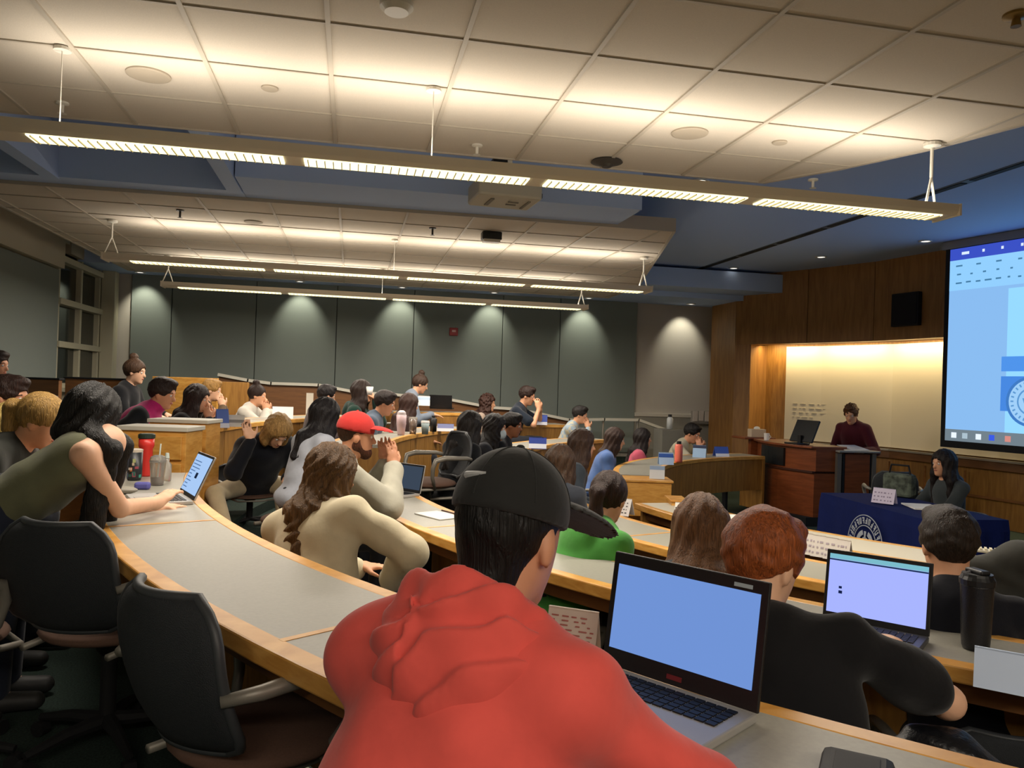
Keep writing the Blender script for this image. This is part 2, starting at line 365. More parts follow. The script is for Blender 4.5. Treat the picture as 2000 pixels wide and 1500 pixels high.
# downlights and wall washers
def downlight(p, label, on=True, spot=None, energy=0, group='recessed ceiling downlights', r=.085, tilt=(0, 0, -1), col=(1, .93, .78)):
    t = thing('downlight', label, 'ceiling light', p, group=group)
    obj('trim_ring', MB().lathe([(r, 0), (r, -.012), (r*.72, -.016), (r*.68, 0)]), mat('lamp trim', 'cfd4d6', .4), t, smooth=True)
    obj('lamp', MB().lathe([(r*.66, -.002), (r*.66, -.008)]), emis('lamp glow', 'fff4e0', 2.2 if on else 1), t)
    if energy: light('SPOT', 'spot', (p[0], p[1], p[2]-.03), energy, col, t, direction=tilt, spot=spot, blend=.75, soft=.03)
    return t
downlight(PZ(618, 281, ZT), 'round recessed downlight in the gap past the tile ceiling, left of the centre')
downlight(PZ(1368, 352, ZT), 'round recessed downlight behind the long near pendant, right of the projector')
for px, py, s in ((1433, 523, 'leftmost of the three downlights in the blue ceiling by the wood wall'), (1604, 501, 'middle one of the three downlights in the blue ceiling by the wood wall'), (1808, 470, 'downlight in the blue ceiling nearest the projection screen')):
    downlight(PZ(px, py, ZT), s)
ww = [(272, 'wall washer over the far left end of the green wall'), (585, 'wall washer over the green wall behind the far pendants, left'), (785, 'wall washer over the green wall left of the fire alarm'), (965, 'wall washer over the green wall right of the fire alarm'), (1150, 'wall washer over the right end of the green wall'), (1350, 'wall washer over the white wall beside the wood panels')]
for px, s in ww:
    q = PY(px, 580, YF-.42); downlight((q.x, YF-.42, EYE+1.655), s, spot=math.radians(74), energy=15, group='wall wash downlights along the far wall', tilt=(0, .62, -1), col=(1, .95, .75))
# ================================================================== PENDANTS
LENS = emis('lamp lens', 'fff0b8', 1.9); TROUGH = mat('pendant casing', 'ded6c6', .5)
def pendant(x0, x1, y, z, label, n, seg=1.17, gap=.10, energy=3.3, cables=(), wide=.26, dn=4.4):
    t = thing('pendant_light', label, 'pendant light', ((x0+x1)/2, y, z), group=None)
    h = .06
    m_ = MB(); L = x1-x0
    prof = [(-wide/2, h), (-wide/2+.012, .02), (-wide*.36, 0), (wide*.36, 0), (wide/2-.012, .02), (wide/2, h), (wide/2-.02, h), (wide*.3, .03), (-wide*.3, .03), (-wide/2+.02, h)]
    vs = [(x, a, b) for x in (-L/2, L/2) for a, b in prof]; k = len(prof)
    m_.add(vs, [(i, (i+1) % k, k+(i+1) % k, k+i) for i in range(k)]+[tuple(range(k))[::-1], tuple(range(k, 2*k))])
    obj('casing', m_, TROUGH, t)
    for e_ in (-1, 1): obj('end_cap', MB().box((e_*(L/2+.006), 0, h/2), (.012, wide, h+.01)), TROUGH, t)
    x = L/2-.09
    while x-seg > -L/2-.05 and n > 0:
        obj('lens', MB().box((x-seg/2, -.015, -.004), (seg, wide*.56, .008)), LENS, t)
        lv = MB()
        for q in range(28): lv.box((x-seg*(q+.5)/28, -.015, -.010), (.004, wide*.56, .008))
        obj('louvre', lv, mat('louvre', 'd8cfa8', .5), t)
        l = light('AREA', 'uplight', (0, 0, 0), energy, (1, .90, .78), None, size=seg*.97, size_y=.10, direction=(0, 0, 1)); l.parent = t; l.location = (x-seg/2, 0, h+.012); l.rotation_euler = (PI, 0, 0)
        l = light('AREA', 'downlight_tube', (0, 0, 0), energy*dn, (1, .90, .78), None, size=seg*.97, size_y=.12); l.parent = t; l.location = (x-seg/2, -.015, -.02)
        x -= seg+gap; n -= 1
    for cx, fork in cables:
        c = MB(); zt2 = ZC-z-.005
        if fork:
            c.tube([(cx-L/2, .0, .24), (cx-L/2, 0, zt2)], .010, 8); c.tube([(cx-L/2, 0, .24), (cx-L/2-.06, -.03, h)], .008, 6); c.tube([(cx-L/2, 0, .24), (cx-L/2+.06, .03, h)], .008, 6)
            c.lathe([(.05, zt2), (.05, zt2-.02), (.02, zt2-.03)], (cx-L/2, 0, 0), 16)
        else: c.tube([(cx-L/2, 0, h), (cx-L/2, 0, zt2)], .003, 6); c.lathe([(.04, zt2), (.04, zt2-.015)], (cx-L/2, 0, 0), 14)
        obj('hanger', c, mat('white enamel', 'd9d5c8', .4), t, smooth=False)
    return t
X1 = 3.53
y1 = 4.15
pendant(-2.62, X1, y1, EYE+1.125, 'long linear pendant light nearest the camera, crossing the top of the photo', 5, cables=((6.04, True), (3.0, False), (1.2, False), (.2, True)), wide=.23)
pendant(-2.45, X1, -1.35, EYE+1.175, 'linear pendant light hanging behind the viewpoint, over the last row', 5, cables=((6.07, True), (.2, True)), wide=.23)
pendant(-2.48, 3.36, 8.62, EYE+1.165, 'middle linear pendant light below the far tile ceiling, left end by the window', 4, seg=1.3, cables=((.05, True), (2.9, False), (5.78, True)))
pendant(-2.42, 3.28, 10.85, EYE+1.165, 'farthest linear pendant light, with tubes shining in front of the green wall', 4, seg=1.28, cables=((.05, True), (2.8, False), (5.64, True)))
# ceiling fittings
WHT = mat('white enamel', 'd9d5c8', .4)
def disc(px, py, r, name, label, cat, z=ZC, m=None, prof=None, group=None):
    p = PZ(px, py, z); t = obj(name, MB().lathe(prof or [(r, 0), (r, -.008), (r*.9, -.012)], n=32), m or mat('speaker grille', 'a89d8b', .8, bump=.3, bscale=500), smooth=False); t.location = (p[0], p[1], p[2]-(t.dimensions.z if False else max(v[1]*-1 for v in (prof or [(r, 0), (r, -.012)]))))
    return tag(t, label, cat, group)
disc(290, 145, .11, 'ceiling_speaker', 'round ceiling speaker grille in the tiles at upper left', 'ceiling speaker')
disc(1347, 259, .11, 'ceiling_speaker', 'round ceiling speaker grille in the tiles right of the centre', 'ceiling speaker')
disc(527, 171, .045, 'flush_sprinkler', 'small round sprinkler cover right of the upper left speaker', 'sprinkler')
disc(1523, 277, .045, 'flush_sprinkler', 'small round sprinkler cover right of the right ceiling speaker', 'sprinkler')
disc(1185, 314, .10, 'smoke_detector', 'dark rimmed smoke detector at the edge of the near tile ceiling', 'smoke detector', prof=[(.10, 0), (.11, -.012), (.05, -.03), (.03, -.045)], m=mat('dark metal', '3c3833', .5))
disc(775, 6, .07, 'smoke_detector', 'white smoke detector cut by the top edge of the photo', 'smoke detector', prof=[(.07, 0), (.07, -.02), (.05, -.04)], m=WHT)
disc(1985, 28, .05, 'flush_sprinkler', 'brownish sprinkler in the upper right corner of the photo', 'sprinkler', prof=[(.05, 0), (.05, -.01), (.015, -.02), (.02, -.05)], m=mat('brass', '8a6f3a', .4, .6))
for px, py, s in ((122, 200, 'sprinkler head in the near tile ceiling above the left end of the near pendant'), (932, 283, 'sprinkler head at the ceiling edge left of the small camera'), (1588, 350, 'sprinkler head at the right corner of the near tile ceiling')):
    disc(px, py, .03, 'fire_sprinkler', s, 'sprinkler', prof=[(.035, 0), (.035, -.01), (.01, -.015), (.01, -.06), (.025, -.065)], m=WHT)
for px, py, s in ((352, 410, 'sprinkler head in the far tile ceiling, left'), (845, 445, 'sprinkler head in the far tile ceiling, left of the black detector')):
    disc(px, py, .03, 'fire_sprinkler', s, 'sprinkler', prof=[(.035, 0), (.035, -.01), (.01, -.015), (.01, -.07), (.025, -.075)], m=mat('dark metal', '3c3833', .5))
disc(495, 433, .09, 'ceiling_speaker', 'round speaker grille in the far tile ceiling', 'ceiling speaker')
t = thing('security_camera', 'small black and white camera on the ceiling edge above the projector', 'camera', PZ(975, 318, ZT-.38))
obj('camera_body', MB().box((0, 0, 0), (.11, .14, .06)), BLACK, t, bevel=.01); obj('lens', MB().lathe([(.03, -.05), (.035, -.03)], (-.03, -.02, 0)), BLK2, t); obj('camera_arm', MB().box((.07, 0, .02), (.05, .10, .06)).tube([(.04, 0, .02), (.04, 0, .38)], .02, 10), WHT, t, bevel=.005)
t = thing('ceiling_detector', 'black and white box detector hanging from the far tile ceiling', 'detector', PZ(960, 452, ZC))
obj('box', MB().box((0, 0, -.05), (.20, .12, .08)), BLACK, t, bevel=.01); obj('foot', MB().box((0, -.01, -.10), (.17, .10, .03)), WHT, t, bevel=.005)
# projector in the gap
p = PD(985, 385, 6.1)
t = thing('projector', 'white ceiling projector seen from below, just past the near pendant', 'projector', (p.x, p.y, p.z-.05), rz=math.radians(4))
obj('body', MB().box((0, 0, .08), (.50, .40, .15)), mat('projector white', 'b9b5a5', .5), t, bevel=.02)
obj('underside_vents', MB().box((-.12, 0, .002), (.03, .22, .008)).box((.06, -.05, .002), (.08, .02, .008)).box((.06, .03, .002), (.08, .02, .008)).box((.17, 0, .002), (.02, .25, .008)), mat('vent grey', '777266', .6), t)
obj('lens', MB().lathe([(.05, 0), (.05, .03), (.035, .03)], (.26, 0, .07), 20), BLACK, t)
obj('mount', MB().tube([(0, 0, .15), (0, 0, ZT-p.z+.05)], .025, 12).box((0, 0, .16), (.2, .2, .02)), WHT, t)
# fire alarm, wall things
t = thing('fire_alarm', 'red fire alarm horn on the green far wall', 'fire alarm', PY(886, 648, YF-.08)); 
obj('alarm_body', MB().box((0, 0, 0), (.15, .05, .14)), mat('alarm red', '8c2226', .5), t, bevel=.01); obj('strobe', MB().box((0, -.035, .01), (.07, .02, .04)), mat('strobe', 'b98c88', .3), t, bevel=.005)
c = ft[2].lerp(ft[3], .50); fd = (ft[3]-ft[2]).normalized(); nn = Vector((fd.y, -fd.x)); nn = nn if nn.dot(Vector((-1, -.6))) > 0 else -nn
a_ = math.atan2(fd.y, fd.x); zc_ = zat(c, 605)
pp = PD(1773, 605, (Vector((c.x, c.y, EYE))-Vector(CAM)).dot(Vector(CF)))
t = thing('wall_speaker', 'black loudspeaker set in the dark wood wall beside the projection screen', 'speaker', (pp.x+nn.x*.02, pp.y+nn.y*.02, zc_-.24), rz=a_)
obj('cabinet', MB().box((0, 0, .24), (.46, .10, .48)), mat('speaker black', '15151c', .7), t, bevel=.008)
obj('grille', MB().box((0, .055 if nn.dot(Vector((-fd.y, fd.x))) > 0 else -.055, .24), (.42, .01, .44)), mat('speaker grille black', '0f1018', .8, bump=.6, bscale=300), t)
# light switches on the niche jamb
jp = pb+(back[0]-ft[0])*.95; ju = u_ = (ft[1]-ft[0]).normalized(); dj = (Vector((jp.x, jp.y, EYE))-Vector(CAM)).dot(Vector(CF))
for px, s in ((1469, 'left light switch plate on the orange lit wood beside the whiteboard'), (1484, 'right light switch plate on the orange lit wood beside the whiteboard')):
    q = PD(px, 829, dj-.03); t = thing('light_switch', s, 'light switch', q, rz=math.atan2(ju.y, ju.x), group='light switches beside the whiteboard')
    obj('plate', MB().box((0, 0, 0), (.075, .012, .12)), mat('switch white', 'd8ccb0', .4), t, bevel=.003); obj('rocker', MB().box((0, -.009, 0), (.03, .01, .06)), WHT, t)
# brochure holder on the white wall
q = PY(1397, 815, YF-.1); t = thing('leaflet_rack', 'clear rack of pale leaflets on the white wall beside the wood panels', 'leaflet rack', (q.x-.22, YF-.05, q.z-.12))
obj('backboard', MB().box((0, 0, .12), (.5, .02, .22)), mat('rack clear', 'a9a39a', .3), t)
for k in range(4): obj('leaflet', MB().box((-.18+.12*k, -.03, .13+.01*(k % 2)), (.09, .03, .19)), mat('leaflet', 'c8bfb6', .6), t)
obj('ledge', MB().box((0, -.05, .0), (.52, .10, .03)), mat('rack grey', '6f6b63', .5), t)
# projection screen
s0 = PD(1849, 487, 10.25); s1 = PD(2003, 459, 9.32); sb = PD(1832, 872, 10.25)
du = Vector((s1.x-s0.x, s1.y-s0.y)).normalized(); SW, SH = 4.3, s0.z-sb.z
t = thing('projection_screen', 'large glowing blue projection screen in a black border, cut by the right edge', 'screen', (s0.x, s0.y, sb.z), rz=math.atan2(du.y, du.x))
SCR = lambda n, c, s=1.0: emis('screen '+n, c, s)
obj('border', MB().box((SW/2, 0, SH/2), (SW, .03, SH)), BLK2, t, bevel=.004)
obj('case', MB().box((SW/2, .03, SH+.04), (SW+.1, .12, .10)), mat('screen case', '8c8c88', .5), t)
def sq(name, x0, x1, z0, z1, c, y=-.018, s=1.0): return obj(name, MB().box(((x0+x1)/2, y, (z0+z1)/2), (x1-x0, .002, z1-z0)), SCR(c, c, s), t)
bw = .07
sq('picture', bw, SW-bw, bw+.02, SH-.02, '8abcf0', s=.95)
sq('title_bar', bw, SW-bw, SH-.17, SH-.02, '3a4fc0', -.020)
sq('ribbon', bw, SW-bw, SH-.56, SH-.17, '8fcaf8', -.020, 1.0)
sq('page', bw+.78, SW-bw-.6, bw+.16, SH-.60, '90d0fc', -.020, 1.05)
sq('banner', bw+.72, SW-bw-.7, .98, 1.16, '5094ea', -.022, .95); sq('banner', bw+.72, SW-bw-.7, .50, .92, '4a8ce6', -.022, .9)
sq('taskbar', bw, SW-bw, bw+.02, bw+.17, '75848e', -.022, .9)
for x, c_ in ((.16, 'e8f2ff'), (.31, 'a8bcc8'), (.49, 'e8f2ff'), (.66, '3a5ae0'), (.86, 'd08a80')): sq('taskbar_icon', x, x+.07, bw+.06, bw+.13, c_, -.024)
obj('seal', MB().tube([(1.16, -.023, .62), (1.16, -.025, .62)], .30, 40), SCR('seal rim', '3f78c0'), t)
obj('seal_face', MB().tube([(1.16, -.025, .62), (1.16, -.027, .62)], .265, 40), SCR('seal face', '9ccaf2', 1.0), t)
m_ = MB()
for k in range(26):
    a = 2*PI*k/26; m_.box((1.16+.225*math.cos(a), -.028, .62+.225*math.sin(a)), (.018, .002, .035), R=Matrix.Rotation(-(a-PI/2), 3, 'Y'))
m_.tube([(1.16, -.0275, .62), (1.16, -.0285, .62)], .165, 32)
obj('seal_lettering', m_, SCR('seal ink', '5a94cc'), t)
m_ = MB(); m_.tube([(1.16, -.029, .62), (1.16, -.030, .62)], .145, 32); obj('seal_field', m_, SCR('seal face', '9ccaf2', 1.0), t)
obj('seal_emblem', MB().tube([(1.16, -.031, .70), (1.16, -.032, .70)], .045, 16).add([(1.06, -.031, .66), (1.26, -.031, .66), (1.22, -.031, .54), (1.16, -.031, .50), (1.10, -.031, .54)], [(0, 1, 2, 3, 4)]), SCR('seal ink', '5a94cc'), t)
m_ = MB(); rr = random.Random(2)
for row in range(10):
    x = 1.62
    z = SH-.62-.135*row-(0.06 if row % 2 else 0)
    if z < 1.22: break
    while x < 3.2: l_ = rr.uniform(.05, .16); m_.box((x+l_/2, -.0215, z), (l_, .002, .035)); x += l_+.03
obj('document_text', m_, SCR('text', '3c6a98', .8), t)
m_ = MB()
for z, st, n_ in ((SH-.25, .26, 14), (SH-.36, .17, 20), (SH-.46, .13, 26)):
    for k in range(n_): l_ = rr.uniform(.03, .09); m_.box((.2+k*st*1.0, -.0215, z+rr.uniform(-.01, .01)), (l_, .002, .02))
obj('ribbon_icons', m_, SCR('text2', '4a80a8', .9), t)
m_ = MB()
for k in range(8): m_.box((.28+.24*k, -.0215, SH-.09), (.10 if k < 1 else .03, .002, .035))
obj('title_text', m_, SCR('white', 'd8e8ff'), t)

# ================================================================== DESKS
def desk(label, r0, r1, a0, a1, z, panel=.62, divs=(), ends=(True, True), zpan=None, lam=None, group='curved desk rows', psplit=0):
    """inner edge r0 faces the stage, outer edge r1 the sitters; heights in the room"""
    c = RP((r0+r1)/2, (a0+a1)/2); t = thing('curved_desk', label, 'desk', (c.x, c.y, z-.75), group=group)
    e = .055
    obj('desktop', MB().ring(r0+e, r1-e, a0, a1, z-.03, z), lam or LAM, t, world=True)
    obj('front_edge', MB().ring(r0, r0+e, a0, a1, z-.045, z+.001), W_DESK, t, world=True, bevel=.004)
    obj('sitter_edge', MB().ring(r1-e-.01, r1, a0, a1, z-.05, z+.001), W_DESK, t, world=True, bevel=.006)
    obj('apron', MB().ring(r1-.12, r1-.09, a0, a1, z-.13, z-.045), W_DARK, t, world=True)
    if panel:
        pr = MB(); n = psplit or max(1, int(abs(a1-a0)*math.radians(1)*r0/1.0))
        for k in range(n):
            q0 = a0+(a1-a0)*k/n; q1 = a0+(a1-a0)*(k+1)/n; g = .04*(1 if a1 > a0 else -1)
            pr.ring(r0+.015, r0+.04, q0+g, q1-g, z-.045-panel, z-.045, 8)
        obj('modesty_panel', pr, W_PANEL, t, world=True)
    for d_ in divs:
        w_ = math.degrees(.022/r0); obj('inlay_strip', MB().ring(r0+e, r1-e, d_-w_/2, d_+w_/2, z-.01, z+.0015, 2), W_DESK, t, world=True)
    for k, q in enumerate((a0, a1)):
        if ends[k]:
            s_ = 1 if (a1 > a0) == (k == 0) else -1
            obj('end_panel', MB().ring(r0, r1-.06, q, q+s_*math.degrees(.035/r0), z-.74, z-.03, 1), W_PANEL, t, world=True)
    n = max(1, int(abs(a1-a0)/16))
    for k in range(n):
        q = a0+(a1-a0)*(k+.5)/n
        obj('desk_leg', MB().ring(r0+.08, r0+.14, q-.35, q+.35, z-.75, z-.03, 1), BLK2, t, world=True)
    return t
def ang(p): return math.degrees(math.atan2(p.y-RC.y, p.x-RC.x))
zA, zB, zC_, zD = EYE-.63, EYE-.78, EYE-.93, EYE-.93
DIVA = [ang((PZ(205, 1030, zA)+PZ(420, 1015, zA))/2), ang((PZ(595, 1245, zA)+PZ(690, 1215, zA))/2), -128]
desk('foreground curved desk with grey top and thick orange oak edge, under the red hoodie', 7.56, 8.10, -172.5, -112, zA, divs=DIVA)
desk('second curved desk from the camera, where the man in the red cap leans', 6.07, 6.52, -174, -110, zB, divs=(-160, -147, -132))
desk('third curved desk from the camera, beside the person in the green hoodie', 4.57, 5.09, -178, -106, zC_, divs=(-160, -140), lam=mat('lam3', '9a9788', .42))
desk('front curved desk with cream top and row of white cards, before the blue cloth table', 3.62, 4.15, -176, -104, zD, lam=CREAM)
desk('far left curved desk in front of the person in the pink vest', 7.75, 8.30, 177.5, 145, EYE-.45, divs=(170, 160), psplit=9)
desk('far curved desk with pink bottle on it, behind the man in the red cap', 6.20, 6.75, 174, 141, EYE-.55, divs=(158,), psplit=7)
desk('far curved desk behind the black cap, with the blue box on it', 4.95, 5.45, 155, 126, EYE-.68, psplit=4)
desk('far right olive toned curved desk with pink and blue bottles, beside the wood pier', 3.5, 4.0, 166, 104, EYE-.83, panel=.42, psplit=4, lam=mat('lam4', '8f8c80', .4))
# two upper desks at the back of the far side, laid along the ramp
def straight_desk(label, p0, p1, depth, ztop, drop, wd=W_DESK, lam=LAM, endcap=None):
    a = Vector((p0.x, p0.y)); b = Vector((p1.x, p1.y)); u = (b-a).normalized(); n = Vector((-u.y, u.x)); n = n if n.dot(a) > 0 else -n
    t = thing('straight_desk', label, 'desk', (a.x, a.y, ztop-drop-.02))
    obj('desktop', MB().band([a+n*.05, b+n*.05], [a+n*depth, b+n*depth], ztop-.03, ztop), lam, t, world=True)
    obj('front_edge', MB().band([a, b], [a+n*.05, b+n*.05], ztop-.045, ztop+.001), wd, t, world=True, bevel=.004)
    obj('modesty_panel', MB().band([a+n*.01, b+n*.01], [a+n*.04, b+n*.04], ztop-drop, ztop-.045), W_PANEL, t, world=True)
    for q, s_ in ((a, 1), (b, -1)): obj('end_panel', MB().band([q, q+u*.03*s_], [q+n*depth, q+u*.03*s_+n*depth], ztop-drop, ztop-.03), W_PANEL, t, world=True)
    return t
straight_desk('upper far desk with black laptop, under the person with the top bun', PD(770, 806, 11.4), PD(925, 812, 11.9), .55, EYE-.40, .9)
straight_desk('upper far desk where the person with clasped hands leans', PD(975, 826, 11.6), PD(1115, 822, 12.1), .55, EYE-.54, .8)
# back row on the left, end cabinets, sloping rail
def cab(name, label, cat, c, d, rz, m, capm=None, cap=.03, drawer=0):
    t = thing(name, label, cat, c, rz)
    obj('body', MB().box((0, 0, d[2]/2), d), m, t, bevel=.004)
    if capm: obj('cap', MB().box((0, 0, d[2]+cap/2), (d[0]+.03, d[1]+.03, cap)), capm, t, bevel=.004)
    for k in range(drawer): obj('drawer_front', MB().box((0, -d[1]/2-.01, d[2]-.12-.2*k), (d[0]-.05, .02, .17)), m, t, bevel=.004)
    return t
CAPW = mat('pale cap', 'cfcbbd', .5)
zfl = .47
q0 = PD(309, 841, 5.75); cab('end_cabinet', 'wooden end cabinet with white cap behind the red bottle', 'cabinet', (q0.x, q0.y+.1, .3), (.50, .30, q0.z-.3), math.radians(-12), W_DESK, CAPW, .032, 3)
q0 = PD(358, 826, 6.35); cab('end_cabinet', 'wooden end cabinet with white cap in front of the pink vest, the farther one', 'cabinet', (q0.x, q0.y+.1, .3), (.46, .30, q0.z-.3), math.radians(-12), W_DESK, CAPW, .03, 0)
q0 = PD(80, 752, 8.2); cab('back_row_panel', 'dark wooden back row panel at the far left below the green wall', 'panel', (q0.x, q0.y, .6), (.45, .05, PD(80, 741, 8.2).z-.6), math.radians(-20), W_DARK, BLK2, .02)
q0 = PD(190, 748, 8.9); cab('back_row_panel', 'dark wooden back row panel between the window and the person with the hair bun', 'panel', (q0.x, q0.y, .6), (.72, .05, PD(190, 741, 8.9).z-.6), math.radians(-14), W_DARK, BLK2, .02)
q0 = PD(362, 760, 10.6); cab('back_row_panel', 'bright oak back row panel behind the person in black at the far left', 'panel', (q0.x, q0.y, .6), (.88, .05, PD(362, 737, 10.6).z-.6), math.radians(-11), W_DESK, None)
q0 = PD(455, 762, 11.3); cab('back_row_panel', 'brown back row panel with dark recess, right of the bright oak one', 'panel', (q0.x, q0.y, .6), (.45, .05, PD(455, 746, 11.3).z-.6), math.radians(-5), W_PANEL, None)
t = thing('ramp_wall', 'low sloping wall with pale cap rail running down in front of the green wall', 'railing', (2, 12.9, .3))
rl = [(428, 733), (485, 744), (530, 750), (622, 753), (700, 768), (760, 771), (870, 780), (960, 797), (1010, 800), (1110, 821), (1178, 820), (1245, 821), (1303, 842)]
rp = [PY(a, b, 12.95) for a, b in rl]
m_ = MB(); A = []; vs = []
for i in range(len(rp)-1):
    a, b = rp[i], rp[i+1]
    if i > 8: continue
    m_.add([(a.x, 12.93, .3), (b.x, 12.93, .3), (b.x, 12.93, b.z), (a.x, 12.93, a.z), (a.x, 12.98, .3), (b.x, 12.98, .3), (b.x, 12.98, b.z), (a.x, 12.98, a.z)], [(0, 1, 2, 3), (7, 6, 5, 4), (0, 4, 5, 1), (1, 5, 6, 2), (2, 6, 7, 3), (3, 7, 4, 0)])
obj('wood_face', m_, W_DARK, t, world=True)
for q in (rp[10], rp[11], rp[12]): obj('rail_post', MB().tube([(q.x, 12.95, 0), (q.x, 12.95, q.z)], .02, 8), ALU, t, world=True)
m_ = MB()
for a, b in zip(rp[:-1], rp[1:]):
    d_ = (b-a); c = (a+b)/2; th = math.atan2(d_.z, d_.x); m_.box(c+Vector((0, -.02, .01)), (d_.length+.02, .12, .045), R=Matrix.Rotation(-th, 3, 'Y'))
obj('cap_rail', m_, CAPW, t, world=True)
# front desk end block of the far right desk
q0 = PZ(1272, 941, EYE-.83); cab('desk_end_block', 'bright oak block at the near end of the far right desk', 'desk end', (q0.x, q0.y+.15, EYE-.83-.32), (.44, .34, .315), math.radians(-13), W_DESK, W_DESK, .022)
q0 = PZ(1330, 980, EYE-.90); cab('card_ledge', 'small oak ledge left of the long brown hair in the front rows', 'ledge', (q0.x, q0.y+.1, .45), (.12, .25, EYE-.90-.45), math.radians(-13), W_DESK, W_DESK, .02)

# ================================================================== CHAIRS
def make_chair(label, loc, rz, seatm):
    t = thing('swivel_chair', label, 'chair', loc, rz)
    obj('seat', MB().ell((0, 0, .45), (.235, .235, .045), n=24), seatm, t, smooth=True)
    obj('seat_pan', MB().tube([(-.22, .17, .415), (.2, .19, .415), (.24, 0, .41), (.2, -.19, .415), (-.22, -.17, .415)], .013, 8), ARMG, t, smooth=True)
    bk = MB(); NU, NV = 12, 12; pts = []
    for j in range(NV+1):
        v = j/NV; hw = .235*(1-.10*v*v)*(1-(max(0, v-.66)/.34)**3*.38)*(1-(max(0, .16-v)/.16)**2*.35)
        for i in range(NU+1):
            u = i/NU*2-1; pts.append((-.235-.08*v-.03*math.sin(v*PI)+.055*u*u, u*hw, .50+.37*v))
    n1 = len(pts); w1 = NU+1
    pts += [(x-.022, y, z) for x, y, z in pts]
    for j in range(NV):
        for i in range(NU):
            a = j*w1+i; bk.f += [(a, a+1, a+w1+1, a+w1), (n1+a+w1, n1+a+w1+1, n1+a+1, n1+a)]
    rim = [i for i in range(w1)]+[j*w1+NU for j in range(1, NV+1)]+[NV*w1+i for i in range(NU-1, -1, -1)]+[j*w1 for j in range(NV-1, 0, -1)]
    for k in range(len(rim)): a, b = rim[k], rim[(k+1) % len(rim)]; bk.f.append((a, n1+a, n1+b, b))
    bk.v = [Vector(p) for p in pts]
    obj('backrest', bk, MESHB, t, smooth=True)
    rp_ = [Vector(pts[k])+Vector((-.011, 0, 0)) for k in rim]; rp_.append(rp_[0])
    obj('back_frame', MB().tube(rp_, .013, 8, caps=False), mat('back frame', '3a3d40', .5), t, smooth=True)
    for s in (-1, 1):
        obj('armrest', MB().tube([(-.27, s*.235, .66), (-.20, s*.285, .675), (.0, s*.29, .68), (.08, s*.285, .66), (.10, s*.275, .60), (.09, s*.25, .52), (.04, s*.2, .42)], [.014, .018, .022, .022, .018, .016, .014], 10), ARMG, t, smooth=True)
    obj('column', MB().lathe([(.045, .40), (.045, .36), (.028, .34), (.028, .12), (.04, .10)]), BLK2, t, smooth=False)
    for k in range(5):
        a = 2*PI*k/5+.3; o = obj('base_arm', MB().tube([(0, 0, .10), (.15*math.cos(a), .15*math.sin(a), .095), (.29*math.cos(a), .29*math.sin(a), .07)], [.03, .022, .014], 8), BLK2, t)
        obj('caster', MB().tube([(.29*math.cos(a)-.02*math.sin(a), .29*math.sin(a)+.02*math.cos(a), .028), (.29*math.cos(a)+.02*math.sin(a), .29*math.sin(a)-.02*math.cos(a), .028)], .028, 12), BLK2, o)
    return t
SEATB = mat('brown seat fabric', '5c4336', .9, noise=.1, nscale=200); SEATK = mat('black seat fabric', '1c1d20', .9)
def on_floor(p, d=0): return (p.x, p.y, floor_z(p.x, p.y)+d)
chair0 = make_chair('empty mesh chair with pale grey arms at lower left, its back toward the camera', (-.84, 3.13, .30), math.radians(66), SEATB)
dup(chair0, (-.20, 2.16, .30), math.radians(40), 'empty dark mesh chair pushed right under the foreground desk, left of the red hoodie')
dup(chair0, (-1.38, 3.02, .30), math.radians(48), 'brown seated chair cut by the left edge of the photo, papers on it')
